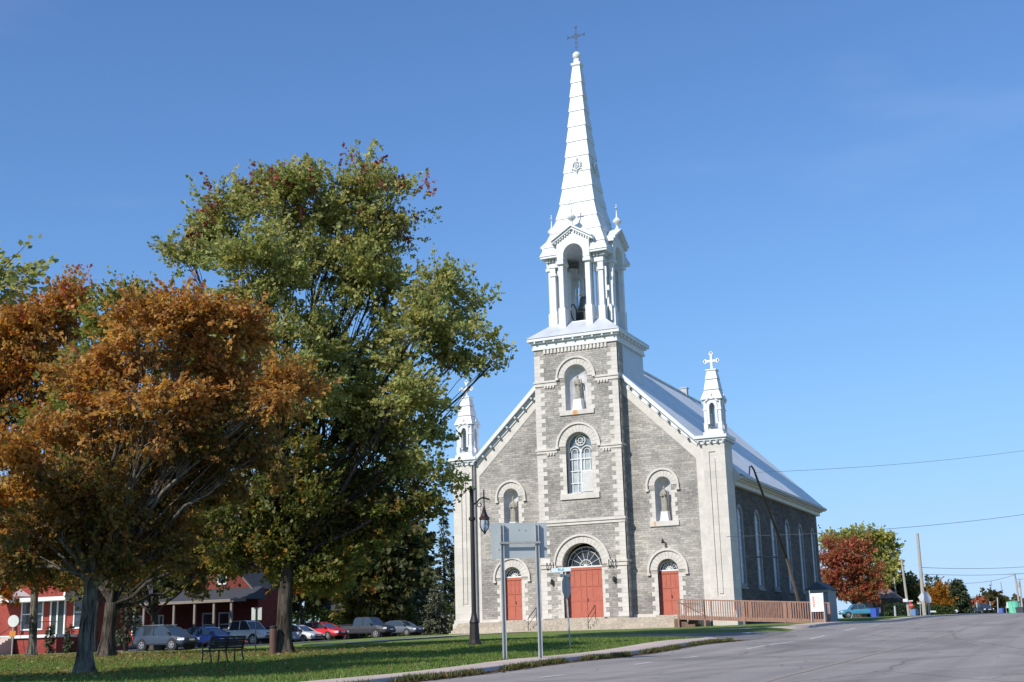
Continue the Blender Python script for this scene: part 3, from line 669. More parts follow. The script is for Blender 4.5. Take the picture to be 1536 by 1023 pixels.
# --- belfry
bf = MB()
B = 2.03
def four(fn):
    """call fn with a transform for each of the four sides; side plane local (u along, v outward)"""
    for k in range(4):
        a = math.pi/2*k; ca, sa = round(math.cos(a)), round(math.sin(a))
        # side 0 faces -Y : outward (0,-1)
        def T(u, v, z, ca=ca, sa=sa):
            x, y = u, -v; return (x*ca-y*sa, YC+(x*sa+y*ca)*.985, z)
        fn(T)
def tbox(mb, T, u0, u1, v0, v1, z0, z1):
    P = [T(u0, v0, z0), T(u1, v1, z1)]; mb.box(P[0][0], P[1][0], P[0][1], P[1][1], z0, z1)
def side(T):
    # base wall + corner pedestals
    tbox(bf, T, -1.619, 1.619, 1.5, 1.98, 20.4, 21.05)
    for s in (-1, 1):
        if s > 0:      # each corner post belongs to one side only
            tbox(bf, T, s*1.62, s*2.12, 1.62, 2.12, 20.4, 21.95)
            tbox(bf, T, s*1.68, s*2.04, 1.68, 2.04, 21.951, 24.62)
            tbox(bf, T, s*1.60, s*2.12, 1.60, 2.12, 24.621, 24.82)
            tbox(bf, T, s*1.66, s*2.08, 1.66, 2.08, 24.821, 25.25)
        # bay pedestals and posts
        tbox(bf, T, s*.78, s*1.30, 1.7, 2.6, 20.4, 22.0)
        tbox(bf, T, s*.86, s*1.22, 2.22, 2.54, 22.001, 25.28)
        tbox(bf, T, s*.90, s*1.16, 1.60, 1.88, 22.001, 25.28)
        tbox(bf, T, s*.76, s*1.34, 1.6, 2.7, 25.281, 25.5)
        tbox(bf, T, s*.80, s*1.27, 1.62, 2.62, 25.501, 25.62)
        # slim column between
        tbox(bf, T, s*1.36, s*1.50, 1.62, 1.78, 20.4, 24.6)
        tbox(bf, T, s*1.30, s*1.62, 1.6, 1.85, 24.601, 25.25)
    # entablature
    for s in (-1, 1):
        e = 2.14 if s > 0 else 1.499
        tbox(bf, T, s*1.28, s*e, 1.5, 2.14, 25.251, 25.62)
        tbox(bf, T, s*1.28, s*(e-.04 if s > 0 else e), 1.5, 2.10, 25.621, 25.9)
        for k in range(4): tbox(bf, T, s*(1.42+k*.26), s*(1.54+k*.26), 2.1, 2.3, 25.66+(k % 2)*.0, 25.86)
        tbox(bf, T, s*1.28, s*(2.6 if s > 0 else 1.499), 1.5, 2.6, 25.901, 26.06)
    # projecting arched front with gable
    pts = [(-1.27, 25.621), (-.77, 25.621)]+[(-.77*math.cos(math.pi*i/16), 25.93+.80*math.sin(math.pi*i/16)) for i in range(17)]+[(.77, 25.621), (1.27, 25.621), (1.27, 27.05), (0, 27.85), (-1.27, 27.05)]
    tris = tessellate_polygon([[Vector((p[0], p[1], 0)) for p in pts]]); n = len(pts)
    vsn = [T(p[0], 2.64, p[1]) for p in pts]+[T(p[0], 1.9, p[1]) for p in pts]
    fs = [tuple(t) for t in tris]+[tuple(i+n for i in t[::-1]) for t in tris]+[(i, (i+1) % n, (i+1) % n+n, i+n) for i in range(n)]
    bf.add(vsn, fs)
four(side)
bf.build('belfry', SHEET, church)
gb = MB()
def gable(T):
    for s in (-1, 1):
        a = (0, 28.14); b = (s*1.6, 27.16)
        for (o1, o2, v1, v2) in ((0, -.14, .4, 2.95), (-.141, -.34, .4, 2.82)):
            P = [T(a[0], v2, a[1]+o1), T(b[0], v2, b[1]+o1), T(b[0], v2, b[1]+o2), T(a[0], v2, a[1]+o2), T(a[0], v1, a[1]+o1), T(b[0], v1, b[1]+o1), T(b[0], v1, b[1]+o2), T(a[0], v1, a[1]+o2)]
            gb.add(P, [(0, 1, 2, 3), (4, 7, 6, 5), (0, 4, 5, 1), (1, 5, 6, 2), (2, 6, 7, 3), (3, 7, 4, 0)])
        for k in range(7):
            u = .16+k*.19; z = 28.14-.34-u*.61; gb.add([T(s*(u-.05), 2.76, z), T(s*(u+.05), 2.76, z-.06), T(s*(u+.05), 2.76, z-.19), T(s*(u-.05), 2.76, z-.13), T(s*(u-.05), 2.6, z), T(s*(u+.05), 2.6, z-.06), T(s*(u+.05), 2.6, z-.19), T(s*(u-.05), 2.6, z-.13)], [(0, 1, 2, 3), (4, 7, 6, 5), (0, 4, 5, 1), (1, 5, 6, 2), (2, 6, 7, 3), (3, 7, 4, 0)])
four(gable); gb.build('belfry_gable', SHEET, church)
fn = MB()
def finial(T):
    c = T(0, 2.62, 28.08); fn.lathe(c, [(.2, -.05), (.14, .12), (.07, .3), (.1, .36), (.3, .55), (.34, .68), (.2, .84), (.07, 1.0), (.04, 1.4), (.03, 1.5)], 10)
    # little cross in the plane of the gable
    e0 = T(-.2, 2.62, 29.75); e1 = T(.2, 2.62, 29.75); fn.tube([T(0, 2.62, 29.4), T(0, 2.62, 30.05)], .035, 5); fn.tube([e0, e1], .035, 5)
    for q in (e0, e1, T(0, 2.62, 30.05)): fn.lathe((q[0], q[1], q[2]-.05), [(.01, 0), (.06, .03), (.06, .07), (.01, .1)], 6)
four(finial); fn.build('belfry_finial', SHEET, church)
iv = MB(); iv.box(-2.1, 2.1, YC-2.1, YC+2.1, 26.95, 27.0); iv.box(-1.9, 1.9, YC-1.85, YC+1.85, 20.5, 20.98); iv.build('belfry_ceiling', mat('grey_belfry_boards', (.3, .32, .34), .8), church)
# --- spire, lapped sheet courses
sp = MB()
tiers = [(2.62, 26.062), (2.36, 26.75), (1.97, 27.9), (1.58, 29.05), (1.34, 30.28), (1.175, 31.55), (1.035, 32.82), (.91, 34.1), (.79, 35.36), (.685, 36.6), (.58, 37.9), (.49, 39.1), (.40, 40.3), (.29, 41.75)]
def notched(T):     # lowest course, open in the middle behind the arched fronts
    (a, za), (b, zb) = tiers[0], tiers[1]; a += .035
    for q in (-1, 1):
        sp.add([T(q*a, a, za), T(q*1.2, a, za), T(q*1.2, b, zb), T(q*b, b, zb), T(q*(a-.1), a-.1, za), T(q*1.2, a-.1, za), T(q*1.2, b-.1, zb), T(q*(b-.1), b-.1, zb)], [(0, 1, 2, 3), (7, 6, 5, 4), (0, 4, 5, 1), (1, 5, 6, 2), (2, 6, 7, 3)])
four(notched)
for (a, za), (b, zb) in zip(tiers[1:-1], tiers[2:]):
    sp.lathe((0, YC, 0), [((a+.0)*1.4142, za-.01), ((a+.055)*1.4142, za-.0), ((a+.055)*1.4142, za+.045), ((b)*1.4142, zb)], 4, 1, .985, math.pi/4)
spire = sp.build('spire', SHEET, church)
cp = MB(); cp.square((0, YC, 0), [(.30, 41.7), (.38, 41.82), (.38, 41.98), (.26, 42.0), (.2, 42.12), (.2, 42.36)]); cp.lathe((0, YC, 42.68), [(.01, -.36), (.18, -.32), (.3, -.15), (.34, 0), (.3, .16), (.18, .29), (.02, .34)], 16)
cp.build('spire_ball', SHEET, spire)
rs = MB()
def rosette(T):
    v = 1.0
    P = lambda r, a, vv: T(r*math.cos(a), vv, 33.25+r*math.sin(a))
    rs.tube([P(.32, 2*math.pi*i/20, 1.12) for i in range(21)], .07, 5); rs.tube([P(.15, 2*math.pi*i/12, 1.14) for i in range(13)], .05, 5)
    for a, l in ((90, .75), (270, .62), (35, .5), (145, .5), (325, .5), (215, .5)): rs.tube([P(.3, R(a), 1.08), P(l, R(a), 1.1 if a < 180 else 1.18)], [.07, .03], 5)
four(rosette); rs.build('spire_rosette', SHEET, spire)
ic = MB()
for s in (-1, 1):
    ic.tube([(s*.05, YC, 43.0), (s*.05, YC, 45.05)], .022, 5); ic.tube([(-.62, YC, 44.36+s*.05), (.62, YC, 44.36+s*.05)], .022, 5)
    for k in range(3): ic.tube([(s*(.62-.02), YC, 44.36), (s*.74, YC, 44.36+(k-1)*.14)], .025, 4)
for k in range(3): ic.tube([(0, YC, 45.0), ((k-1)*.13, YC, 45.2)], .025, 4)
ic.tube([(a, YC, b) for a, b in arcpts(0, 44.36, .2, 0, 360, 16)], .022, 4)
for z in (43.4, 43.8): ic.tube([(-.14, YC, z), (.14, YC, z)], .02, 4)
ic.build('spire_cross', mat('grey_iron', (.12, .13, .15), .6), spire)
# antenna panels on the belfry side
an = MB(); an.box(2.2, 2.3, YC-2.05, YC-1.95, 22.4, 24.2); an.box(2.25, 2.5, YC-2.1, YC-1.9, 23.0, 23.35); an.box(2.22, 2.42, YC-1.5, YC-1.3, 20.9, 22.1); an.box(2.22, 2.34, YC-2.08, YC-1.95, 24.0, 24.8)
an.build('aerial', WPAINT, church)
# --- corner piers and turrets
def pier(s):
    p = MB()
    X = lambda x: s*x
    o1 = [(s*8.7, -1.6), (s*10.22, -1.6), (s*10.22, 11.28), (s*8.7, 11.28)]
    h1 = [(s*9.12, 1.1), (s*9.58, 1.1), (s*9.58, 10.66), (s*9.12, 10.66)]
    if s < 0: o1 = o1[::-1]; h1 = h1[::-1]
    p.plate(o1, [h1], -.2, .1); p.box(s*8.702, s*10.218, .101, 1.75, -1.6, 11.28); p.box(s*9.0, s*9.7, -.13, .09, 1.0, 10.7)
    p.box(s*9.24, s*9.5, -.19, -.12, 1.25, 10.2)
    p.box(s*8.66, s*10.38, -.34, 1.8, -1.6, -.15); p.box(s*8.68, s*10.30, -.27, 1.78, -.149, .12)
    o = p.build('corner_pier', PALE, church)
    c = MB(); c.box(s*8.22, s*10.48, -.5, 2.0, 11.56, 11.76); c.box(s*8.3, s*10.36, -.38, 1.9, 11.42, 11.559); c.box(s*8.45, s*10.28, -.27, 1.85, 11.2, 11.419)
    c.build('pier_cap', SHEET, o)
    b = MB()
    for k in range(5): x = 8.45+k*.44; b.box(s*(x-.07), s*(x+.07), -.45, -.28, 11.26, 11.41)
    for k in range(4): y = .1+k*.5; b.box(s*10.29, s*10.45, y-.07, y+.07, 11.26, 11.41)
    b.build('bracket', GREYMETAL, o)
    # turret
    t = MB(); cx_, cy_ = s*9.45, .78
    def bx(x0, x1, y0, y1, z0, z1): t.box(cx_+x0, cx_+x1, cy_+y0, cy_+y1, z0, z1)
    bx(-.7, .7, -.7, .7, 11.761, 12.05); bx(-.62, .62, -.62, .62, 12.051, 12.24)
    for a in (-1, 1):
        for b_ in (-1, 1):
            bx(a*.36, a*.64, b_*.36, b_*.64, 12.241, 12.7); bx(a*.40, a*.6, b_*.40, b_*.6, 12.701, 13.55); bx(a*.34, a*.64, b_*.34, b_*.64, 13.551, 13.7); bx(a*.38, a*.6, b_*.38, b_*.6, 13.701, 14.3)
    for k in range(4):
        a = math.pi/2*k; ca, sa = round(math.cos(a)), round(math.sin(a))
        def T(u, v, z): return (cx_+u*ca+v*sa, cy_+u*sa-v*ca, z)
        pts = [(-.36, 12.6), (-.2, 12.6)]+[(-.2*math.cos(math.pi*i/10), 13.72+.34*math.sin(math.pi*i/10)) for i in range(11)]+[(.2, 12.6), (.36, 12.6), (.36, 14.15), (0, 14.42), (-.36, 14.15)]
        tris = tessellate_polygon([[Vector((p_[0], p_[1], 0)) for p_ in pts]]); n = len(pts)
        t.add([T(p_[0], .66, p_[1]) for p_ in pts]+[T(p_[0], .5, p_[1]) for p_ in pts], [tuple(q) for q in tris]+[tuple(i+n for i in q[::-1]) for q in tris]+[(i, (i+1) % n, (i+1) % n+n, i+n) for i in range(n)])
        for q_ in (-1, 1):
            t.add([T(0, .74, 14.52), T(q_*.46, .74, 14.2), T(q_*.46, .74, 14.1), T(0, .74, 14.42), T(0, .3, 14.52), T(q_*.46, .3, 14.2), T(q_*.46, .3, 14.1), T(0, .3, 14.42)], [(0, 1, 2, 3), (4, 7, 6, 5), (0, 4, 5, 1), (1, 5, 6, 2), (2, 6, 7, 3), (3, 7, 4, 0)])
        q3 = T(0, .68, 14.5); t.lathe(q3, [(.06, 0), (.09, .1), (.05, .2), (.01, .3)], 8)
    for (a, za), (b_, zb) in zip([(.72, 14.3), (.50, 15.0), (.4, 15.75)], [(.52, 14.95), (.41, 15.7), (.3, 16.35)]):
        t.square((cx_, cy_, 0), [(a+.02, za), (a+.02, za+.05), (b_, zb)])
    t.square((cx_, cy_, 0), [(.3, 16.3), (.38, 16.38), (.38, 16.46), (.1, 16.48)])
    tt = t.build('turret', SHEET, church)
    d = MB(); d.box(cx_-.45, cx_+.45, cy_-.45, cy_+.45, 12.2, 12.3); d.build('turret_floor', VOID, tt)
    k = MB(); k.box(cx_-.08, cx_+.08, cy_-.06, cy_+.06, 16.45, 17.6); k.box(cx_-.42, cx_+.42, cy_-.055, cy_+.055, 17.0, 17.17)
    for px, pz in ((-.42, 17.085), (.42, 17.085), (0, 17.6)):
        for dx, dz in ((-.09, 0), (.09, 0), (0, .09), (0, -.09)): k.obox((cx_+px+dx*.9, cy_, pz+dz*.9), (Vector((1, 0, 0)), Vector((0, 1, 0)), Vector((0, 0, 1))), (.075, .05, .075))
    k.build('turret_cross', SHEET, tt)
pier(1); pier(-1)
# downpipe left of the front
dp = MB(); dp.tube([(-8.5, -.2, 11.5), (-8.5, -.14, 11.0), (-8.5, -.14, -.3), (-8.5, -.35, -.5)], .07, 8); dp.build('downpipe', mat('grey_pipe', (.22, .22, .23), .5), church)
# --- nave
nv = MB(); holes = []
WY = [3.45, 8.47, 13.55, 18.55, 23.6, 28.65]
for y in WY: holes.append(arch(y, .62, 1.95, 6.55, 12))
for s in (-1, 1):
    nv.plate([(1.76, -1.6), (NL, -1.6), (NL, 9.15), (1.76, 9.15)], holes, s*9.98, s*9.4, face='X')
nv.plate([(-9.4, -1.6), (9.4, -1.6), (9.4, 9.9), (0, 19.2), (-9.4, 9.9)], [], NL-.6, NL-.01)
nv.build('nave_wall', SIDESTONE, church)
for s in (-1, 1):
    for y in WY:
        f = MB(); f.plate(arch(y, .86, 1.75, 6.55, 14, .86), [arch(y, .6, 1.96, 6.55, 14)], s*10.03, s*9.9, face='X'); f.box(s*10.1, s*9.9, y-.95, y+.95, 1.6, 1.749)
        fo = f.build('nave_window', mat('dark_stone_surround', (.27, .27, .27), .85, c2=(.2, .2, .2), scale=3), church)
        g = MB(); g.plate(arch(y, .615, 1.94, 6.55, 14), [], s*9.89, s*9.87, face='X'); g.build('pane', SIDEWIN, fo)
        h = MB(); h.box(s*9.93, s*9.892, y-.03, y+.03, 1.97, 7.1)
        for z in (3.2, 4.4, 5.6, 6.5): h.box(s*9.925, s*9.892, y-.58, y+.58, z-.03, z+.03)
        h.build('window_bars', WPAINT, fo)
rf = MB()
for s in (-1, 1):
    zr8 = 19.80-8.2*(19.80-9.28)/10.72
    A = [(0, .36, 19.80), (s*8.2, .36, zr8), (s*8.2, 2.03, zr8), (s*10.72, 2.03, 9.28), (s*10.72, NL+.35, 9.28), (s*8.2, NL+.35, zr8), (0, NL+.35, 19.80)]
    A2 = [(x, y, z-.16) for x, y, z in A]
    rf.add(A+A2, [(0, 1, 2, 5, 6), (2, 3, 4, 5), (13, 12, 9, 8, 7), (12, 11, 10, 9)]+[(i, i+7, (i+1) % 7+7, (i+1) % 7) for i in range(7)])
roof = rf.build('roof', ROOF, church)
ea = MB()
for s in (-1, 1):
    ea.box(s*10.0, s*10.5, 1.76, NL+.3, 8.85, 9.0); ea.box(s*10.5, s*10.78, 2.03, NL+.36, 8.95, 9.27); ea.box(s*9.99, s*10.3, 1.76, NL+.2, 8.55, 8.849)
ea.build('eaves_cornice', mat('pale_eaves_paint', (.62, .63, .6), .6, c2=(.5, .51, .48), scale=2), church)
for s in (-1, 1):
    pe = [(s*9.99, 8.86), (s*10.7, 8.97), (s*10.7, 9.14), (s*9.99, 9.84)]; ec = MB(); ec.plate(pe if s > 0 else pe[::-1], [], 1.77, 2.02); ec.build('eaves_end', PLAIN, church)
gu = MB(); gu.box(10.79, 10.92, 2.03, NL+.36, 9.02, 9.2); gu.tube([(10.2, 1.95, 8.7), (10.12, 1.95, 8.3), (10.12, 1.95, -.4)], .08, 8); gu.build('gutter', GREYMETAL, church)
rd = MB(); rd.box(-.14, .14, .36, NL+.36, 19.78, 19.9); rd.build('ridge_cap', ROOF, roof)
cv = MB(); cv.box(-.28, .28, 26.1, 26.6, 19.6, 20.35); cv.box(-.34, .34, 26.04, 26.66, 20.351, 20.45); cv.build('ridge_vent', GREYMETAL, roof)
# --- steps
stp = MB()
for k in range(5):
    e = .34*k; z1 = -.13-.165*k
    stp.box(-9.0-.0*e, 6.7+e, -2.0-e-.34, -.22 if k == 0 else -2.0-e+.05, z1-.163 if k < 4 else -1.5, z1)
stp.box(-9.0, 6.7, -.9, -.215, -1.2, -.13-.003) if False else None
stp.box(-8.99, 8.3, -1.99, 0.1, -1.5, -.135)
stp.box(6.702, 8.3, -2.3, -1.991, -1.5, -.14)
for k in range(1, 4): stp.box(8.301, 8.3+.34*k, -2.3, -.5, -1.5, -.14-.19*k-.19+.0*k) if False else None
tag_steps = stp.build('front_steps', STEP, church)
# ------------------------------------------------------------------ things in and on the church
# handrails on the steps
def handrail(x, lab):
    o = thing('handrail', (x, -3.4, G0), lab, 'handrail', 'handrails on the church steps')
    m = MB(); m.tube([(0, -.15, -.2), (0, -.15, .95)], .025, 6); m.build('post', DARK, o)
    m = MB(); m.tube([(0, 1.3, .5), (0, 1.3, 1.72)], .025, 6); m.build('post', DARK, o)
    m = MB(); m.tube([(0, -.15, .95), (0, 1.3, 1.72)], .028, 6); m.tube([(0, -.15, .55), (0, 1.3, 1.3)], .02, 6); m.build('rail', DARK, o)
handrail(-3.1, 'thin black handrail on the steps left of the main door'); handrail(1.2, 'thin black handrail on the steps in front of the main door right side')
# statues
def statue(loc, h, lab, crown=False, child=False, seed=0, ped=.7, pw=.3):
    o = thing('statue', loc, lab, 'statue', 'statues in the church niches')
    p = MB(); p.square((0, 0, 0), [(pw*1.12, 0), (pw*1.12, .06), (pw, .08), (pw*.78, ped-.05), (pw*.9, ped)]); p.build('pedestal', mat('white_plaster', (.74, .74, .74), .8, c2=(.62, .62, .62), scale=3), o)
    b = bmesh.new(); rr = random.Random(seed); n = 20
    prof = [(.0, .22, .2), (.03, .235, .21), (.25, .2, .17), (.45, .175, .145), (.56, .165, .13), (.66, .185, .13), (.76, .205, .125), (.81, .19, .11), (.845, .1, .085), (.865, .052, .055), (.885, .055, .06), (.91, .073, .08), (.945, .078, .088), (.975, .06, .068), (.995, .02, .02)]
    rings = []
    for t, rx, ry in prof:
        ring_ = []
        for k in range(n):
            a = 2*math.pi*k/n; fold = 1+(.09*math.sin(a*7+t*4)+.04*math.sin(a*11+seed)) if t < .78 else 1
            hx_ = .02*math.sin(t*6)
            ring_.append(b.verts.new(((rx*math.cos(a)*fold+hx_)*h/1.7*1.05, (ry*math.sin(a)*fold)*h/1.7, ped+t*h)))
        rings.append(ring_)
    for r0, r1 in zip(rings[:-1], rings[1:]):
        for k in range(n): b.faces.new((r0[k], r0[(k+1) % n], r1[(k+1) % n], r1[k]))
    b.faces.new(rings[0][::-1]); b.faces.new(rings[-1])
    me = bpy.data.meshes.new('figure'); b.to_mesh(me); b.free(); me.materials.append(STATUE)
    for p_ in me.polygons: p_.use_smooth = True
    fo = bpy.data.objects.new('figure', me); col.objects.link(fo); fo.parent = o
    s = h/1.7; z = ped
    a = MB()
    def Q(x, y, zz): return (x*s, y*s, z+zz*s)
    a.tube([Q(-.19, 0, 1.33), Q(-.27, -.05, 1.08), Q(-.16, -.2, 1.0), Q(-.02, -.22, 1.07)], [.07*s, .06*s, .05*s, .035*s], 8)
    a.tube([Q(.19, 0, 1.33), Q(.28, -.04, 1.1), Q(.2, -.19, .98 if not child else 1.15), Q(.04, -.22, 1.03)], [.07*s, .06*s, .05*s, .035*s], 8)
    if child:
        a.tube([Q(.14, -.2, 1.02), Q(.15, -.2, 1.2), Q(.14, -.2, 1.3)], [.08*s, .075*s, .04*s], 8); a.lathe(Q(.14, -.2, 1.36), [(.01, -.06), (.055, -.03), (.06, .02), (.03, .06), (.005, .07)], 8)
    if crown: a.lathe(Q(0, 0, 1.68), [(.07*s, -.02), (.09*s, .06*s), (.05*s, .1*s), (.01, .12*s)], 8)
    else: a.tube([Q(.3, -.14, .05), Q(.3, -.14, 1.5)], .018, 6)
    a.build('arm', STATUE, o, smooth=True)
statue((-.02, TY+.42, 14.33), 1.72, 'dark robed statue in the tower niche above the tall window', crown=False, seed=1, ped=.85, pw=.36)
statue((-5.66, .28, 6.23), 1.72, 'dark robed statue in the wall niche above the left side door', crown=True, seed=2, ped=.68)
statue((5.69, .28, 6.23), 1.72, 'dark robed statue holding a child in the niche above the right side door', child=True, seed=3, ped=.70)
# bell
bl = thing('bell', (-.25, YC, 20.98), 'green bronze bell with a white wheel hanging in the open belfry', 'bell')
m = MB(); m.lathe((0, 0, 1.3), [(.56, 0), (.5, .1), (.4, .35), (.34, .75), (.3, .95), (.16, 1.05), (.02, 1.08)], 20); m.build('bell_body', BRONZE, bl, smooth=True)
m = MB(); m.tube([(-1.1, 0, .0), (-.95, 0, 1.5), (-.7, 0, 2.4), (-.2, 0, 2.62), (.3, 0, 2.6)], .07, 6); m.box(-1.3, 1.3, -.1, .1, .55, .72); m.build('yoke', WPAINT, bl)
m = MB(); m.tube([(-.75+.0, -.25+.6*math.cos(t*math.pi/8), 1.2+.6*math.sin(t*math.pi/8)) for t in range(17)], .05, 6); m.box(-.5, .5, -.5, -.4, 0, 1.1); m.build('wheel', DARK, bl)
# ------------------------------------------------------------------ wooden ramp
WOOD = mat('weathered_red_brown_wood', (.37, .205, .15), .8, c2=(.25, .14, .105), scale=4)
WOODD = mat('dark_ramp_timber', (.2, .115, .085), .85, c2=(.13, .08, .06), scale=4)
rp_ = thing('ramp', (7.55, -4.2, G0), 'long brown wooden wheelchair ramp with picket railings beside the church steps', 'ramp')
def rz_(x): return .76-(x)*.057     # deck height above G0 at local x
LN = 9.25
m = MB(); m.add([(0, 0, rz_(0)), (LN, 0, rz_(LN)), (LN, 1.5, rz_(LN)), (0, 1.5, rz_(0)), (0, 0, rz_(0)-.06), (LN, 0, rz_(LN)-.06), (LN, 1.5, rz_(LN)-.06), (0, 1.5, rz_(0)-.06)], [(0, 1, 2, 3), (7, 6, 5, 4), (0, 4, 5, 1), (1, 5, 6, 2), (2, 6, 7, 3), (3, 7, 4, 0)]); m.build('deck', WOOD, rp_)
for yy in (-.06, 1.56):
    m = MB(); m.beam((0, yy, rz_(0)+1.06), (LN, yy, rz_(LN)+1.06), .11, .06); m.beam((0, yy, rz_(0)-.06), (LN, yy, rz_(LN)-.06), .05, .24)
    rl = m.build('railing', WOOD, rp_)
    k = 0
    p = MB()
    x = .12
    while x < LN: p.box(x-.022, x+.022, yy-.05, yy-.012, rz_(x)-.1, rz_(x)+1.03); x += .15
    p.build('picket', WOOD, rl)
    for x in (0.04, 1.75, 4.25, 6.8, LN-.04):
        p = MB(); p.box(x-.05, x+.05, yy-.05, yy+.05, -.2, rz_(x)+1.08); p.build('post', WOOD, rp_)
m = MB()
for k in range(4): m.box(-.3+k*.45, .15+k*.45, -.2+.3, 1.45, -.3, .62-.18*k)
m.build('side_steps', WOODD, rp_)
m = MB(); m.tube([(.05, -.1, 1.55), (.2, -.1, 1.6), (1.7, -.1, .8)], .025, 6); m.beam((.3, -.1, 1.55), (1.5, -.1, 1.48), .04, .05); m.build('handrail', WOODD, rp_)
# notice board at the ramp's foot
x0, z0 = 16.05, G0
nb = thing('notice_board', (15.75, -4.38, ground(15.75, -4.38)), 'white notice board with red lettering fixed at the low end of the ramp railing', 'sign')
m = MB(); m.box(.25, 1.0, 0, .04, .62, 1.72); m.build('board', mat('white_board', (.8, .8, .8), .5, c2=(.75, .75, .76)), nb)
m = MB()
for k in range(6): m.box(.36, .50, -.006, .0, .9+k*.11, .98+k*.11)
m.build('red_lettering', mat('red_print', (.62, .25, .2), .6), nb)
m = MB()
for k in range(5): m.box(.62, .88-.04*(k % 2), -.006, 0, 1.0+k*.1, 1.03+k*.1)
m.build('grey_lettering', mat('grey_print', (.45, .5, .6), .6), nb)
m = MB(); m.box(.2, .25, -.01, .05, -.2, 1.9); m.box(1.0, 1.04, -.01, .05, -.2, 1.75); m.build('post', GREYMETAL, nb)
# ------------------------------------------------------------------ shed by the church
def gp(p): return (float(p[0]), float(p[1]), ground(float(p[0]), float(p[1])))
SIDING = mat('blue_grey_shed_siding', (.22, .26, .31), .7, c2=(.17, .2, .25), scale=3)
shd = thing('shed', gp(at(1230, 930, 95)), 'small blue grey shed with a dark gable roof behind the notice board', 'shed')
m = MB(); m.box(-.8, .72, 0, 3.2, -.3, 2.35); m.build('wall', SIDING, shd)
m = MB(); m.box(-.95, .88, -.15, -.02, 2.2, 2.36); m.box(-.86, -.78, -.03, .06, -.2, 2.2); m.box(.70, .76, -.03, .06, -.2, 2.2); m.build('trim', mat('pale_green_trim', (.3, .36, .35), .6), shd)
m = MB(); m.box(-.5, .3, -.04, -.005, -.2, 1.95); dd = m.build('door', mat('dark_shed_door', (.1, .12, .14), .6), shd)
m = MB(); m.add([(-.95, -.2, 2.361), (.9, -.2, 2.361), (.9, 3.4, 2.361), (-.95, 3.4, 2.361), (-.02, -.2, 2.95), (-.02, 3.4, 2.95)], [(0, 1, 4), (2, 3, 5), (1, 2, 5, 4), (3, 0, 4, 5), (0, 3, 2, 1)]); m.build('roof', mat('dark_blue_shingle', (.08, .1, .14), .8), shd)
# leaning mast with crook against the eaves
pb = at(1206, 912, 86); pm = at(1180, 836, 82.5); pt = at(1137, 722, 77.5)
base = Vector(gp(pb))
lp = thing('leaning_pole', base, 'long leaning pole, brown below and black above, with a hooked top near the church eaves', 'pole')
m = MB(); m.tube([Vector((0, 0, -.4)), Vector(pm)-base], [.11, .095], 8); m.build('wooden_lower', mat('brown_pole_wood', (.27, .2, .16), .8), lp)
hk = [Vector(pm)-base, Vector(pt)-base, Vector(at(1131, 705, 77.2))-base, Vector(at(1127, 699, 77))-base, Vector(at(1124.5, 700, 76.9))-base, Vector(at(1124, 712, 76.8))-base]
m = MB(); m.tube(hk, [.095, .075, .06, .055, .05, .045], 8); m.build('dark_upper', DARK, lp)
m = MB(); m.tube([Vector(pm)-base, Vector(at(1121, 835, 79))-base], .05, 6); m.build('side_arm', DARK, lp)
# ------------------------------------------------------------------ street furniture
IRON = mat('dark_brown_lamp_iron', (.022, .016, .015), .5, c2=(.014, .01, .01), scale=6)
lb = at(712, 968, 50); lb = gp(lb)
lm = thing('street_lamp', lb, 'dark ornamental street lamp with a hanging glass lantern left of the big sign', 'street lamp')
m = MB(); m.lathe((0, 0, -.1), [(.28, 0), (.28, .18), (.2, .3), (.17, .9), (.19, .95), (.15, 1.05), (.11, 1.2), (.10, 1.3)], 12); m.build('base', IRON, lm)
m = MB(); m.tube([(0, 0, 1.2), (0, 0, 5.85)], [.095, .075], 10); m.lathe((0, 0, 4.72), [(.09, 0), (.13, .03), (.13, .12), (.09, .15)], 10); m.lathe((0, 0, 5.82), [(.09, 0), (.1, .06), (.05, .12), (.02, .2)], 10); m.build('post', IRON, lm)
rx = np.array(_r)
arm = [Vector(rx*a)+Vector((0, 0, b)) for a, b in ((.05, 5.35), (.2, 5.42), (.3, 5.55), (.42, 5.6), (.56, 5.58), (.70, 5.52))]
m = MB(); m.tube(arm, .032, 6); m.tube([Vector(rx*.48)+Vector((0, 0, z)) for z in (5.2, 5.5, 5.85, 5.95)], [.03, .03, .03, .01], 6); m.tube([Vector(rx*(.3+.08*math.cos(t)))+Vector((0, 0, 5.33+.08*math.sin(t))) for t in np.linspace(0, 6.28, 12)], .018, 5); m.build('arm', IRON, lm)
lc = Vector(rx*.48)
m = MB(); m.lathe((lc.x, lc.y, 0), [(.02, 5.3), (.05, 5.22), (.08, 5.05), (.14, 4.9), (.205, 4.82), (.205, 4.76), (.17, 4.74)], 12); hd = m.build('lantern_hood', mat('red_brown_lantern', (.05, .022, .02), .4), lm)
gl_, t_, p_ = newmat('clear_lantern_glass'); p_.inputs['Base Color'].default_value = (.6, .68, .8, 1); p_.inputs['Roughness'].default_value = .2; p_.inputs['Transmission Weight'].default_value = .55; p_.inputs['IOR'].default_value = 1.2
m = MB(); m.lathe((lc.x, lc.y, 0), [(.16, 4.74), (.19, 4.6), (.185, 4.48), (.13, 4.36), (.05, 4.28), (.01, 4.26)], 12); m.build('lantern_glass', gl_, lm, smooth=True)
m = MB()
for k in range(6):
    a = math.pi/3*k; m.tube([(lc.x+r_*math.cos(a), lc.y+r_*math.sin(a), z) for r_, z in ((.17, 4.75), (.2, 4.6), (.195, 4.48), (.14, 4.36), (.05, 4.28))], .014, 4)
m.lathe((lc.x, lc.y, 4.18), [(.01, 0), (.06, .06), (.07, .12), (.02, .16)], 8); m.build('lantern_cage', IRON, lm)
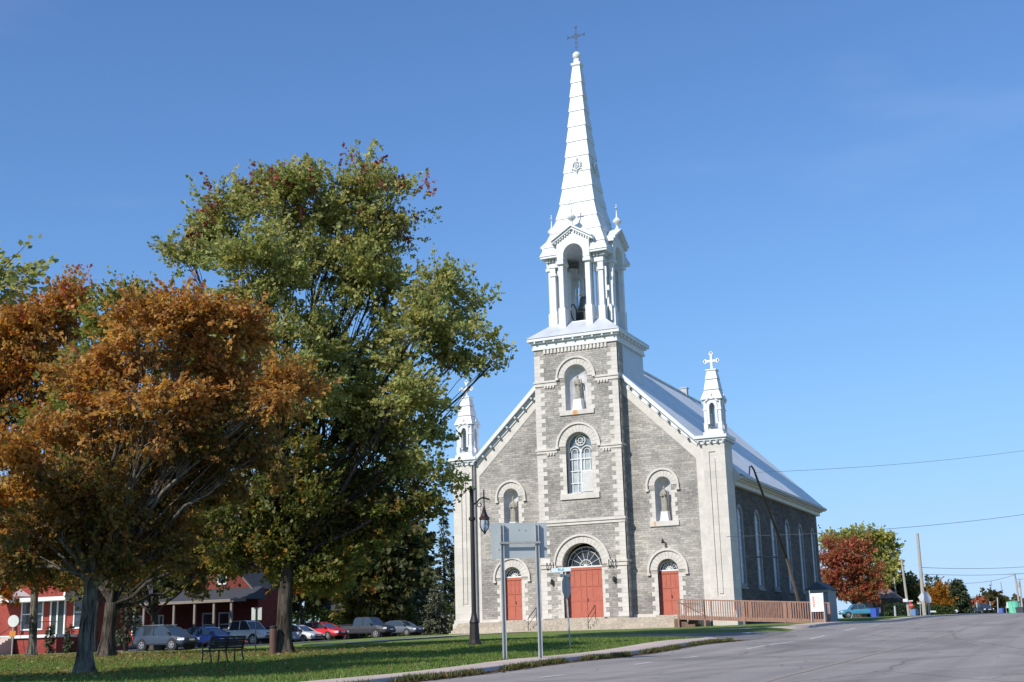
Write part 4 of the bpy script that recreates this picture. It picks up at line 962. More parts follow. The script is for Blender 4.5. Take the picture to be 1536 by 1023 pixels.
# big sign seen from behind
s1 = np.array(at(757.5, 989, 37.2)); s2 = np.array(at(811, 984, 37.4)); c = (s1+s2)/2
ang = math.atan2(s2[1]-s1[1], s2[0]-s1[0]); wd = math.hypot(*(s2-s1)[:2])
bs = thing('road_sign', (c[0], c[1], ground(c[0], c[1])), 'large blank grey back of a road sign on two steel posts on the lawn', 'road sign', rz=ang)
zt1 = at(757, 792, 37)[2]; zt2 = at(811, 790, 38)[2]; gzz = ground(c[0], c[1])
for s in (-1, 1):
    m = MB(); x = s*wd/2
    m.box(x-.055, x-.035, -.05, .03, -.4, 3.83); m.box(x+.035, x+.055, -.05, .03, -.4, 3.83); m.box(x-.055, x+.055, .03, .045, -.4, 3.83); m.build('post', GREYMETAL, bs)
m = MB(); m.box(-.82, .83, .07, .085, 2.84, 3.86); m.build('panel', mat('dull_aluminium', (.42, .46, .465), .65, 0, c2=(.37, .41, .42), scale=1.5), bs)
m = MB(); m.box(-wd/2-.08, wd/2+.08, -.09, -.052, 3.25, 3.31); 
for bx_, bz_ in ((-.38, 3.62), (0, 3.66), (.2, 3.64), (-.6, 3.1), (.62, 3.1), (.62, 3.6)): m.box(bx_-.015, bx_+.015, .058, .069, bz_-.015, bz_+.015); m.build('crossbar', mat('white_crossbar', (.68, .68, .66), .5), bs)
# street name sign with the stop sign seen from its edge
sp_ = gp(at(855, 957, 47)); v2 = Vector(at(848, 853, 47))-Vector(sp_)
ss = thing('street_sign', sp_, 'thin post with pale blue street name blade before the main church door', 'street sign')
m = MB(); m.tube([(0, 0, -.3), (v2.x, v2.y, v2.z-.05)], .03, 8); m.build('post', GREYMETAL, ss)
bx = Vector(_r)
m = MB(); up = Vector((0, 0, 1)); dpt = Vector(_fw)
cbl = Vector(at(841.5, 854.7, 47))-Vector(sp_); bdir = (bx*math.cos(.15)-dpt*math.sin(.15)+up*.045).normalized(); bn = bdir.cross(up).normalized()
m.obox(cbl, (bdir, bn, up), (.36, .012, .075)); bl_ = m.build('street_blade', mat('pale_blue_blade', (.62, .74, .78), .5, c2=(.55, .68, .72)), ss)
tx = bpy.data.curves.new('lettering', 'FONT'); tx.body = 'RUE'; tx.size = .14; tx.extrude = .002; tx.align_x = 'CENTER'; tx.align_y = 'CENTER'
def text_obj(body, size, mtx, m, parent, name='lettering', ext=.003):
    c_ = bpy.data.curves.new(name, 'FONT'); c_.body = body; c_.size = size; c_.extrude = ext; c_.align_x = 'CENTER'; c_.align_y = 'CENTER'; c_.materials.append(m)
    t0 = bpy.data.objects.new('tmp', c_); col.objects.link(t0); dg = bpy.context.evaluated_depsgraph_get(); me = bpy.data.meshes.new_from_object(t0.evaluated_get(dg)); bpy.data.objects.remove(t0)
    o = bpy.data.objects.new(name, me); col.objects.link(o); o.parent = parent; o.matrix_local = mtx; return o
def basis(c_, ex, ey, ez):
    return Matrix(((ex[0], ey[0], ez[0], c_[0]), (ex[1], ey[1], ez[1], c_[1]), (ex[2], ey[2], ez[2], c_[2]), (0, 0, 0, 1)))
text_obj('RUE', .13, basis(cbl-Vector(_fw)*.02+Vector((0, 0, 0)), bdir, up, -Vector(_fw)), mat('teal_letter', (.1, .3, .38), .5), bl_)
m = MB(); c2_ = Vector(at(848.5, 863.2, 47))-Vector(sp_); m.obox(c2_, (bx, -dpt, up), (.2, .01, .06)); m.build('lower_blade', mat('dark_grey_blade', (.12, .15, .17), .5), ss)
cs = Vector(at(849.5, 880, 47.0))-Vector(sp_); fx = (bx*.42+dpt*.9).normalized(); fnn = fx.cross(up).normalized()
vs_ = []
for sgn in (-.008, .008):
    for k in range(8): a = math.pi/8+math.pi/4*k; vs_.append(cs+fx*.42*math.cos(a)+up*.44*math.sin(a)+fnn*sgn)
m = MB(); m.add(vs_, [tuple(range(8)), tuple(range(15, 7, -1))]+[(i, (i+1) % 8, (i+1) % 8+8, i+8) for i in range(8)]); m.build('stop_plate', mat('dull_plate_back', (.25, .26, .28), .45, .4), ss)
# bench
bl0 = at(312, 998, 43); bl1 = at(366, 994, 44.2); c = (np.array(bl0)+np.array(bl1))/2; ang = math.atan2(bl1[1]-bl0[1], bl1[0]-bl0[0])
bn = thing('park_bench', (c[0], c[1], ground(c[0], c[1])), 'dark park bench seen from behind under the maples', 'bench', rz=ang-.12)
m = MB(); wb = .68
for k in range(5): m.box(-wb, wb, -.46+.0*k+.03*k, -.43+.03*k, .5+.09*k, .56+.09*k) if False else m.obox((0, .02-.03*k, .5+.085*k), (Vector((1, 0, 0)), Vector((0, 1, .1)).normalized(), Vector((0, -.1, 1)).normalized()), (wb, .012, .034))
m.build('backrest', IRON, bn)
m = MB()
for k in range(5): m.box(-wb, wb, .05+.09*k, .12+.09*k, .42, .445)
m.build('seat', IRON, bn)
for x in (-wb+.06, 0, wb-.06):
    m = MB(); m.tube([(x, -.12, .88), (x, 0, .5), (x, .05, .4), (x, -.04, .18), (x, -.12, 0)], .028, 6); m.tube([(x, .02, .42), (x, .45, .42), (x, .46, .2), (x, .5, 0)], .026, 6)
    if x: m.tube([(x, -.04, .68), (x, .2, .7), (x, .45, .66), (x, .5, .55), (x, .46, .42)], .022, 6)
    m.build('leg', IRON, bn)
# small square sign
p = gp(at(383, 981, 51)); q = thing('park_sign', p, 'small square white sign on a thin dark post beside the bench', 'sign')
m = MB(); m.tube([(0, 0, -.3), (0, 0, 1.75)], .028, 6); m.build('post', DARK, q)
m = MB(); m.obox((0, .04, 1.52), (Vector(_r), Vector(_fw), up), (.2, .008, .24)); m.build('panel', mat('off_white_plate', (.6, .62, .58), .6), q)
p = gp(at(8, 0, 80)) if False else gp(at(17, 990, 66)); q = thing('disc_sign', p, 'round white disc sign with an orange plate below it by the red house steps', 'sign')
m = MB(); m.tube([(0, 0, -.3), (0, 0, 2.0)], .03, 6); m.build('post', GREYMETAL, q)
m = MB(); vs_ = [Vector((0, 0, 1.75))+Vector(_r)*.28*math.cos(a)+up*.3*math.sin(a)-dpt*.04*s for s in (0, 1) for a in np.linspace(0, 2*math.pi, 17)[:-1]]
m.add(vs_, [tuple(range(16)), tuple(range(31, 15, -1))]+[(i, (i+1) % 16, (i+1) % 16+16, i+16) for i in range(16)]); m.build('disc', mat('white_sign', (.8, .8, .8), .5), q)
m = MB(); m.obox((0, -.03, 1.12), (Vector(_r), Vector(_fw), up), (.16, .01, .14)); m.build('orange_plate', mat('orange_sign', (.7, .28, .04), .5), q)
# litter bin on post near trunk and waste barrel
p = gp(at(409.5, 982, 49.5)); q = thing('litter_bin', p, 'slim reddish brown litter bin beside the green maple trunk', 'litter bin')
m = MB(); m.lathe((0, 0, -.1), [(.13, 0), (.14, .1), (.14, 1.0), (.12, 1.06)], 14); m.build('drum', mat('brown_slats', (.13, .06, .045), .7), q)
m = MB(); m.lathe((0, 0, .96), [(.15, 0), (.155, .03), (.12, .08), (.03, .11)], 14); m.build('lid', IRON, q)
# ------------------------------------------------------------------ vehicles
TYRE = mat('tyre_rubber', (.02, .02, .02), .8); RIM = mat('alloy_rim', (.5, .5, .5), .35, .6); CARGL = mat('car_glass', (.04, .05, .06), .05, c2=(.03, .04, .05), spec=1)
LAMPG = mat('headlight_glass', (.85, .87, .9), .1, spec=1); TAIL = mat('tail_lamp_red', (.5, .02, .02), .3); BLACKP = mat('black_plastic', (.02, .02, .022), .5); CHROME = mat('chrome', (.6, .6, .62), .2, .9)
def paint(name, c): return mat(name, c, .25, .1, c2=tuple(x*.93 for x in c), scale=2, spec=.7)
def loft(mb, secs, x, closed=True):
    """secs: list of cross-sections (lists of (y,z)) at x positions"""
    n = len(secs[0]); vs = [(x[i], p[0], p[1]) for i, s_ in enumerate(secs) for p in s_]; fs = []
    for i in range(len(secs)-1):
        for k in range(n): fs.append((i*n+k, i*n+(k+1) % n, (i+1)*n+(k+1) % n, (i+1)*n+k))
    fs.append(tuple(range(n))[::-1]); fs.append(tuple((len(secs)-1)*n+k for k in range(n))); mb.add(vs, fs)
def vehicle(loc, rz, lab, kind, pm, group='vehicles parked left of the church', name='parked_car', sc_=1):
    """front towards +x; kinds: suv, hatch, sedan, pickup"""
    o = thing(name, loc, lab, 'pickup truck' if kind == 'pickup' else 'car', group, rz)
    K = dict(suv=(4.4, 1.84, .36, .95, [(-2.05, 1.02), (-1.85, 1.45), (-1.2, 1.62), (.1, 1.62), (.5, 1.5), (1.25, 1.02)], 1.02, .36, 1.30, -1.32),
             hatch=(4.2, 1.75, .3, .88, [(-1.95, .95), (-1.7, 1.3), (-1.1, 1.47), (.1, 1.48), (.5, 1.36), (1.3, .93)], .93, .32, 1.28, -1.25),
             sedan=(4.6, 1.78, .3, .86, [(-1.75, .95), (-1.2, 1.3), (-.8, 1.42), (.2, 1.44), (.55, 1.34), (1.3, .93)], .93, .32, 1.36, -1.35),
             pickup=(5.8, 1.98, .48, 1.15, [(-.72, 1.2), (-.62, 1.72), (-.45, 1.88), (.75, 1.9), (1.0, 1.82), (1.55, 1.2)], 1.2, .41, 1.85, -1.75))[kind]
    Ln, Wd, zb, zs, roofp, zbelt, wr, xf, xr = K
    h = Ln/2; W = Wd/2
    # lower body as loft with wheel cut suggestion
    xsn = [-h, -h+.08, -h+.35, xr, (xr+xf)/2, xf, h-.45, h-.12, h]
    hood = zbelt-.02
    tops = [zbelt-.18, zbelt-.03, zbelt, zbelt, zbelt, hood, hood-.1, hood-.2, hood-.34]
    if kind == 'sedan': tops[0:3] = [zbelt-.15, zbelt-.04, zbelt]
    wid = [W-.14, W-.06, W-.01, W, W, W, W-.03, W-.12, W-.26]
    bots = [zb+.15, zb+.02, zb, zb, zb, zb, zb, zb+.02, zb+.12]
    secs = []
    for i in range(len(xsn)):
        w_, t, b = wid[i], tops[i], bots[i]; m_ = b+(t-b)*.55
        secs.append([(-w_+.06, b), (-w_, b+.1), (-w_-.0, m_), (-w_+.05, t-.06), (-w_+.14, t), (w_-.14, t), (w_-.05, t-.06), (w_, m_), (w_, b+.1), (w_-.06, b)])
    m = MB(); loft(m, secs, xsn)
    body = m.build('body', pm, o, smooth=False, bevel=.03)
    # greenhouse glass + roof
    g = MB(); secs = []; xg = []
    zr_ = max(z for x, z in roofp)
    for x, z in roofp:
        f = (z-zbelt)/(zr_-zbelt); w0 = W-.12; w1 = W-.12-.16*f
        secs.append([(-w0, zbelt-.02), (-w1, z-.02), (w1, z-.02), (w0, zbelt-.02)]); xg.append(x)
    loft(g, secs, xg); g.build('windows', CARGL, o)
    r = MB(); rp2 = [p_ for p_ in roofp if p_[1] > zbelt+.35*(zr_-zbelt)]
    secs = []; xg = []
    for x, z in rp2:
        f = (z-zbelt)/(zr_-zbelt); w1 = W-.12-.16*f+.012
        secs.append([(-w1, z-.07), (-w1+.05, z+.005), (w1-.05, z+.005), (w1, z-.07)]); xg.append(x)
    loft(r, secs, xg); 
    # pillars
    i = 0
    for s in (-1, 1):
        wb_ = W-.115; wt = W-.27
        pil = [(roofp[0], roofp[1]), (roofp[-1], roofp[-2])] + ([] if kind == 'pickup' else [])
        for a, b in pil: r.tube([(a[0], s*wb_, a[1]-.02), (b[0], s*(W-.12-.16*((b[1]-zbelt)/(zr_-zbelt))), b[1]-.02)], .035, 4)
        r.tube([((roofp[0][0]+roofp[-1][0])/2-.05, s*(W-.1), zbelt), ((roofp[0][0]+roofp[-1][0])/2-.1, s*(W-.265), zr_-.04)], .035, 4)
        if kind == 'suv': r.tube([(-1.25, s*(W-.1), zbelt), (-1.35, s*(W-.25), zr_-.06)], .05, 4)
    r.build('roof', pm, o)
    if kind == 'pickup':
        b = MB(); b.box(-h+.08, -.8, -W+.1, W-.1, zbelt-.001, zbelt+.004); b.build('bed_liner', BLACKP, o)
        b = MB()
        for s in (-1, 1): b.box(-h+.05, -.75, s*(W-.14), s*(W-.02), zbelt+.005, zbelt+.09)
        b.box(-h+.01, -h+.08, -W+.08, W-.08, zbelt-.1, zbelt+.08); b.build('bed_rail', pm, o)
    for x in (xf, xr):
        for s in (-1, 1):
            a = MB(); a.tube([(x, s*(W-.3), wr), (x, s*(W+.004), wr)], wr*1.17, 20); 
            ar = a.build('wheel_arch', BLACKP, o)
            t = MB(); t.tube([(x, s*(W-.22), wr), (x, s*(W-.02), wr), (x, s*(W+.02), wr)], [wr, wr, wr*.93], 20)
            t.cur = 1; t.tube([(x, s*(W+.0), wr), (x, s*(W+.025), wr)], wr*.64, 14)
            t.cur = 0
            wh = t.build('wheel', [TYRE, RIM], o)
            k_ = MB()
            for q in range(5):
                an_ = q*2*math.pi/5+.3; an2 = an_+.63
                k_.add([(x+wr*.15*math.cos(an_), s*(W+.028), wr+wr*.15*math.sin(an_)), (x+wr*.58*math.cos(an_+.22), s*(W+.028), wr+wr*.58*math.sin(an_+.22)), (x+wr*.58*math.cos(an2+.4), s*(W+.028), wr+wr*.58*math.sin(an2+.4))], [(0, 1, 2)])
            k_.build('rim_gap', BLACKP, wh)
    for s in (-1, 1):
        m = MB(); m.obox((h-.2, s*(W-.27), hood-.3), (Vector((1, -s*.55, 0)).normalized(), Vector((s*.55, 1, 0)).normalized(), Vector((0, 0, 1))), (.14, .17, .075)); m.build('headlight', LAMPG, o)
        m = MB(); m.box(-h+.0, -h+.12, s*(W-.22), s*(W-.02), zbelt-.3, zbelt-.08); m.build('tail_light', TAIL, o)
        m = MB(); m.box(roofp[-1][0]-.28, roofp[-1][0]-.14, s*(W-.05), s*(W+.14), zbelt+.02, zbelt+.14); m.build('mirror', BLACKP, o)
        m = MB(); m.box(.0, .16, s*(W+.0), s*(W+.02), zbelt-.14, zbelt-.11); m.build('door_handle', CHROME, o)
    m = MB(); m.box(h-.1, h-.005, -W+.45, W-.45, hood-.42, hood-.24); m.box(h-.1, h+.015, -W+.3, W-.3, zb+.12, zb+.24); m.build('grille', BLACKP, o)
    m = MB(); m.box(h-.02, h+.025, -.24, .24, zb+.24, zb+.35); m.build('number_plate', LAMPG, o)
    if kind == 'suv':
        m = MB()
        for s in (-1, 1): m.box(-1.5, .3, s*(W-.32), s*(W-.28), 1.63, 1.665)
        m.build('roof_rack', CHROME, o)
    return o
def carat(u, v, d, rz, lab, kind, pm, dz=0, scale=1, **k):
    p = gp(at(u, v, d)); o_ = vehicle((p[0], p[1], p[2]+dz), R(rz), lab, kind, pm, **k); o_.scale = (scale,)*3
carat(249, 979, 87, -4, 'slate blue crossover with silver roof rails, leftmost and nearest of the parked cars', 'suv', paint('slate_blue_paint', (.05, .066, .098)), .0)
carat(312, 974, 94, -6, 'bright blue hatchback parked beside the slate crossover', 'hatch', paint('bright_blue_paint', (.03, .07, .38)), .0)
carat(364, 967, 104, -5, 'silver crew cab pickup parked right of the blue hatchback', 'pickup', paint('silver_beige_paint', (.72, .71, .68)), .0)
carat(408, 963, 112, -5, 'black sedan half hidden behind the green maple trunk', 'sedan', paint('black_paint', (.025, .027, .03)), .0)
carat(445, 966, 106, -5, 'white sedan in front of the red car', 'sedan', paint('white_paint', (.62, .64, .65)), -.05)
carat(481, 962, 107, -5, 'bright red sedan parked between the trunk and the dark pickup', 'sedan', paint('red_paint', (.62, .02, .03)), .12)
carat(547, 957, 118, -4, 'dark grey pickup parked nearest to the conifers', 'pickup', paint('charcoal_paint', (.055, .058, .065)), .1)
carat(600, 954, 126, -5, 'grey sedan parked behind the dark pickup by the conifers', 'sedan', paint('steel_paint', (.12, .14, .17)), .25)
carat(1290, 927.5, 160, 203, 'old turquoise pickup under the red maple', 'pickup', paint('turquoise_paint', (.07, .27, .40)), 0, scale=.84, group='vehicles beyond the church', name='parked_car')
carat(1476, 921, 215, -60, 'dark car with a white roof load far down the road', 'suv', paint('navy_paint', (.03, .04, .07)), 0, group='vehicles beyond the church')
# ------------------------------------------------------------------ houses
RBR = brick('red_brick', (.34, .062, .045), (.28, .052, .04), (.32, .1, .08), .22, .08, .008, (.5, .85), (.8, .8, .8), bump=.2)
RBRD = brick('shaded_red_brick', (.22, .045, .035), (.17, .038, .03), (.16, .06, .05), .22, .08, .008, (.5, .85), (.8, .8, .8), bump=.2)  # red brick darkened: the shade on the porch house is in the colour
def hpt(u, v, y): p = atY(u, v, y); return p[0], p[2]
HY = -4.0
hx0, hz0 = hpt(14, 985, HY); hx1, _ = hpt(123, 985, HY); zg = ground((hx0+hx1)/2, HY)-.1
zfl = hpt(70, 952, HY)[1]; zpo = hpt(70, 903, HY)[1]; zpt = hpt(70, 893, HY)[1]
hs = thing('red_house', ((hx0+hx1)/2, HY, zg), 'red brick house with white trim, stairs and columned portico at the left edge', 'house', world=True)
m = MB(); m.box(hx0-4, hx1-.2, HY, HY+5.5, zg-.5, zfl+7.2); wall = m.build('wall', RBR, hs)
zt = zfl+7.2
def win2(x, z0, w_, h_, y, par, th=.05):
    m = MB(); m.plate([(x-w_/2-.12, z0-.12), (x+w_/2+.12, z0-.12), (x+w_/2+.12, z0+h_+.12), (x-w_/2-.12, z0+h_+.12)], [[(x-w_/2, z0), (x+w_/2, z0), (x+w_/2, z0+h_), (x-w_/2, z0+h_)]], y-.08, y+.02); m.box(x-w_/2, x+w_/2, y-.05, y-.01, z0+h_/2-.04, z0+h_/2+.04)
    f = m.build('window', WPAINT, par); m = MB(); m.box(x-w_/2, x+w_/2, y-.028, y-.01, z0, z0+h_); m.build('pane', GLASS, f)
X_ = lambda u: hpt(u, 930, HY)[0]
win2(X_(40), zfl+.5, .9, 2.3, HY, hs); win2(X_(58), zfl+.5, .75, 2.3, HY, hs); win2(X_(119), zfl+.5, .9, 2.3, HY, hs)
for u in (58, 68, 78, 93): win2(X_(u), zfl+4.1, .5 if u < 90 else .8, 1.5, HY, hs)
m = MB(); m.box(X_(78), X_(97), HY-.08, HY-.01, zfl, zfl+2.75); m.build('front_door', mat('dark_green_door', (.03, .045, .045), .4), hs)
m = MB()
for u in (77, 87, 98): m.box(X_(u)-.07, X_(u)+.07, HY-.13, HY-.0, zfl, zfl+2.9)
m.build('door_frame', WPAINT, hs)
pm_ = MB(); pm_.box(X_(8), X_(45), HY-2.3, HY-.15, zpo, zpo+.5); pm_.box(X_(45), X_(118), HY-1.6, HY-.1, zpo+.02, zpo+.32); pm_.box(X_(118)-.2, X_(118), HY-1.6, HY, zpo+.3, zpo+.9)
pm_.add([(X_(8)-.2, HY-2.4, zpo+.5), (X_(45)+.2, HY-2.4, zpo+.5), ((X_(8)+X_(45))/2, HY-2.4, zpo+1.3), (X_(8)-.2, HY-.2, zpo+.5), (X_(45)+.2, HY-.2, zpo+.5), ((X_(8)+X_(45))/2, HY-.2, zpo+1.3)], [(0, 1, 2), (5, 4, 3), (0, 2, 5, 3), (1, 4, 5, 2), (0, 3, 4, 1)])
po = pm_.build('portico', WPAINT, hs)
for u in (14, 24): m = MB(); m.box(X_(u)-.12, X_(u)+.12, HY-2.2, HY-1.95, zfl, zpo); m.build('column', WPAINT, hs)
m = MB(); m.box(X_(0), X_(118), HY-2.4, HY-.02, zfl-.25, zfl-.02); m.build('porch_floor', WPAINT, hs)
m = MB(); m.box(X_(0)+.1, X_(118)-.1, HY-2.2, HY-.05, zg-.4, zfl-.26); m.build('porch_base', RBR, hs)
m = MB(); n = 11
for k in range(n):
    z = zfl-.1-(zfl-zg)*k/n; m.box(X_(34)-.9-.03*k, X_(55)+.1, HY-2.4-.3*k-.3, HY-2.4-.3*k, zg-.5, z)
m.build('stairs', CONC, hs)
for u in (33, 57):
    m = MB(); m.tube([(X_(u)+.3, HY-2.5, zfl+.95), (X_(u)+.3, HY-5.4, zg+.95)], .025, 5); m.build('stair_rail', DARK, hs)
m = MB(); m.tube([(X_(57), HY-2.35, zfl+.95), (X_(118), HY-2.35, zfl+.95)], .03, 5)
x = X_(57)
while x < X_(118): m.tube([(x, HY-2.35, zfl), (x, HY-2.35, zfl+.95)], .012, 4); x += .15
m.build('porch_railing', DARK, hs)
m = MB(); m.add([(hx0-4.5, HY-.6, zt), (hx1+.9, HY-.6, zt), (hx1+.9, HY+6.1, zt), (hx0-4.5, HY+6.1, zt), (hx0-1, HY+2.7, zt+2.2), (hx1-2.5, HY+2.7, zt+2.2)], [(0, 1, 5, 4), (1, 2, 5), (2, 3, 4, 5), (3, 0, 4), (0, 3, 2, 1)])
m.build('roof', mat('dark_shingle', (.06, .06, .065), .9, c2=(.04, .04, .045), scale=5), hs)
m = MB(); m.box(hx0-4.4, hx1+.7, HY-.5, HY-.02, zt-.35, zt-.005); m.build('eaves_trim', WPAINT, hs)
# small cedars at the stairs
# dark wing : second house with a long porch
H2 = 11.0
def h2(u, v): return hpt(u, v, H2)
xa = h2(150, 900)[0]; xb = h2(372, 900)[0]; zg2 = ground((xa+xb)/2, H2)-.2; zp0 = h2(260, 903)[1]
h2o = thing('porch_house', ((xa+xb)/2, H2, zg2), 'shaded red house with long columned porch and gable behind the parked cars', 'house', world=True)
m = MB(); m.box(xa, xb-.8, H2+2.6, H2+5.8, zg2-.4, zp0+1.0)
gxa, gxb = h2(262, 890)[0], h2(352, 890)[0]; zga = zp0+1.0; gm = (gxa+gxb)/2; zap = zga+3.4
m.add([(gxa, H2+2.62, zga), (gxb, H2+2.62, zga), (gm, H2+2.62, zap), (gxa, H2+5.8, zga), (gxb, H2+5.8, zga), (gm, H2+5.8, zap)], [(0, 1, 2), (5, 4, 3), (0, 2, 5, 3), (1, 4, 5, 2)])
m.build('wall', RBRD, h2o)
m = MB(); m.add([(xa-.3, H2-.3, zp0), (xb, H2-.3, zp0), (xb-.3, H2+2.7, zp0+1.15), (xa-.3, H2+2.7, zp0+1.15), (xa-.3, H2+2.7, zp0), (xb, H2+2.7, zp0)], [(0, 1, 2, 3), (0, 4, 5, 1), (3, 2, 5, 4), (0, 3, 4), (1, 5, 2)])
for s, e in ((-1, gxa), (1, gxb)):
    m.add([(gm, H2+2.3, zap+.12), (e+s*.45, H2+2.3, zga-.1), (e+s*.45, H2+6.1, zga-.1), (gm, H2+6.1, zap+.12), (gm, H2+2.3, zap-.08), (e+s*.45, H2+2.3, zga-.3), (e+s*.45, H2+6.1, zga-.3), (gm, H2+6.1, zap-.08)], [(0, 1, 2, 3), (7, 6, 5, 4), (0, 4, 5, 1), (1, 5, 6, 2), (2, 6, 7, 3), (3, 7, 4, 0)])
m.add([(xa-.4, H2+2.3, zga-.05), (gxa, H2+2.3, zga-.05), (gxa, H2+4.2, zga+1.5), (xa-.4, H2+4.2, zga+1.5), (xa-.4, H2+6.1, zga-.05), (gxa, H2+6.1, zga-.05)], [(0, 1, 2, 3), (3, 2, 5, 4), (0, 3, 4), (1, 5, 2)])
m.build('roof', mat('dark_slate_roof', (.05, .052, .06), .8, c2=(.035, .037, .042), scale=4), h2o)
m = MB()
for s, e in ((-1, gxa), (1, gxb)): m.beam((gm, H2+2.28, zap+.0), (e+s*.45, H2+2.28, zga-.22), .06, .22, up=(0, 1, 0))
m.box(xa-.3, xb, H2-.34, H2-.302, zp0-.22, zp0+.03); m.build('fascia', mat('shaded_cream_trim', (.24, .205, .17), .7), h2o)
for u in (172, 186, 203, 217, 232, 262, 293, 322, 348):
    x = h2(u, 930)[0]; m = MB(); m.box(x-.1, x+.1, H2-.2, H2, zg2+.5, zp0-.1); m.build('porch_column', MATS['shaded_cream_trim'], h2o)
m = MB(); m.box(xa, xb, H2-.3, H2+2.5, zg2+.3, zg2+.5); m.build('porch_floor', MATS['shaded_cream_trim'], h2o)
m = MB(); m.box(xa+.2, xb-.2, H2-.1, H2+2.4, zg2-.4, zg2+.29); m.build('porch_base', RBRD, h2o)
for u in (178, 210, 285, 310): win2(h2(u, 930)[0], zg2+1.2, 1.0, 1.9, H2+2.6, h2o)
win2(gm, zga+.6, .8, 1.3, H2+2.6, h2o)
# far red shed behind the cars
p = gp(at(497, 950, 150)); h3 = thing('red_barn', p, 'dark red building with a sign beside it, in shade behind the red car', 'building')
m = MB(); m.box(-1.6, 2.6, 0, 5, -.3, 3.4); m.build('wall', RBRD, h3)
m = MB(); m.add([(-1.9, -.3, 3.4), (2.9, -.3, 3.4), (2.9, 5.3, 3.4), (-1.9, 5.3, 3.4), (.5, -.3, 5.0), (.5, 5.3, 5.0)], [(0, 1, 4), (2, 3, 5), (1, 2, 5, 4), (3, 0, 4, 5), (0, 3, 2, 1)]); m.build('roof', MATS['dark_slate_roof'], h3)
m = MB(); m.box(-.5, .5, -.05, 0, 0, 2.1); m.build('door', VOID, h3)
# brown house far right under the trees
p = gp(at(1312, 915, 190)); h4 = thing('brown_bungalow', p, 'low brown brick bungalow beyond the turquoise pickup', 'house')
m = MB(); m.box(-3.2, 3.0, 0, 6, -.5, 2.6); m.build('wall', brick('brown_brick', (.3, .2, .14), (.25, .16, .12), (.25, .2, .17), .25, .09, .01), h4)
m = MB(); m.add([(-3.6, -.4, 2.6), (3.4, -.4, 2.6), (3.4, 6.4, 2.6), (-3.6, 6.4, 2.6), (-2, 3, 4.0), (2, 3, 4.0)], [(0, 1, 5, 4), (1, 2, 5), (2, 3, 4, 5), (3, 0, 4), (0, 3, 2, 1)]); m.build('roof', mat('brown_shingle', (.2, .15, .13), .9), h4)
m = MB(); m.box(-1.5, .2, -.04, 0, .9, 2.1); m.build('window', GLASS, h4)
p = gp(at(1345, 921, 185)); gs = thing('garden_shed', p, 'narrow dark lilac garden shed behind the hedge', 'shed')
m = MB(); m.box(-1.0, 1.0, 0, 2, -.3, 1.9); m.build('wall', mat('lilac_boards', (.16, .15, .24), .8), gs)
m = MB(); m.add([(-1.2, -.2, 1.9), (1.2, -.2, 1.9), (1.2, 2.2, 1.9), (-1.2, 2.2, 1.9), (0, -.2, 2.6), (0, 2.2, 2.6)], [(0, 1, 4), (2, 3, 5), (1, 2, 5, 4), (3, 0, 4, 5), (0, 3, 2, 1)]); m.build('roof', MATS['dark_slate_roof'], gs)
# ------------------------------------------------------------------ utility poles, signs and bins down the road
POLEW = mat('grey_pole_wood', (.42, .38, .34), .85, c2=(.32, .29, .26), scale=3)
def upole(u0, v0, u1, v1, d, r0, lab, arms=(), extra=None, name='utility_pole', r1=None, mt=None):
    b = Vector(gp(at(u0, v0, d))); tp_ = Vector(at(u1, v1, d)); o = thing(name, b, lab, 'utility pole' if name == 'utility_pole' else 'post', 'poles along the road' if name == 'utility_pole' else 'short posts along the road')
    m = MB(); m.tube([(0, 0, -.5), tp_-b], [r0, r1 or r0*.65], 8); m.build('shaft', mt or POLEW, o)
    for (f, w_) in arms:
        q = (tp_-b)*f; m = MB(); m.beam(q-Vector(_r)*w_, q+Vector(_r)*w_, .1, .1); m.build('crossarm', POLEW, o)
        m = MB()
        for s in (-.9, -.4, .4, .9): m.lathe(tuple(q+Vector(_r)*w_*s+Vector((0, 0, .05))), [(.04, 0), (.05, .12), (.02, .2)], 6)
        m.build('insulator', GREYMETAL, o)
    return o, tp_-b
upole(1364, 925, 1352, 838, 145, .17, 'thin grey utility pole with a small white plate, left of the thick pole')
o1, tt1 = upole(1387, 923, 1376, 800, 150, .24, 'thick bare tall wooden utility pole in front of the white sign backs', r1=.15)
o2, t2 = upole(1531, 919, 1522, 860, 230, .2, 'far utility pole with a crossarm and transformer at the right edge', arms=((.985, 1.3),))
m = MB(); m.lathe(tuple(t2*.72+Vector(_r)*.35), [(.25, -.5), (.27, -.4), (.27, .4), (.2, .5)], 10); m.build('transformer', GREYMETAL, o2)
o3, t3 = upole(1534, 918, 1529, 868, 250, .2, 'farthest utility pole with one short crossarm at the right edge', arms=((.98, .7),))
upole(1508, 920, 1501, 873, 330, .17, 'very distant pale pole rising above the tree line')
upole(1348, 922, 1341, 866, 190, .13, 'slim pole against the yellow tree')
for (u, v, t, d, l) in ((1455, 922, 899, 200, 'short pale metal post left of the distant car, with a curved lamp arm'), (1466, 923, 903, 205, 'slim straight post between the lamp post and the distant car'), (1486, 921, 902, 215, 'pale post just right of the distant car'), (1497, 920, 896, 220, 'thin post left of the round blue bin'), (1343, 924, 909, 150, 'short grey stub post left of the plated pole')):
    o, tp2 = upole(u, v, u-1, t, d, .14 if u in (1455, 1343) else .09, l, name='post', mt=GREYMETAL, r1=.1)
    if u == 1455: m = MB(); m.tube([tp2+Vector(_r)*a+Vector((0, 0, b)) for a, b in ((0, -.1), (.3, .35), (.7, .45), (1.0, .2))], .05, 5); m.build('lamp_arm', GREYMETAL, o)
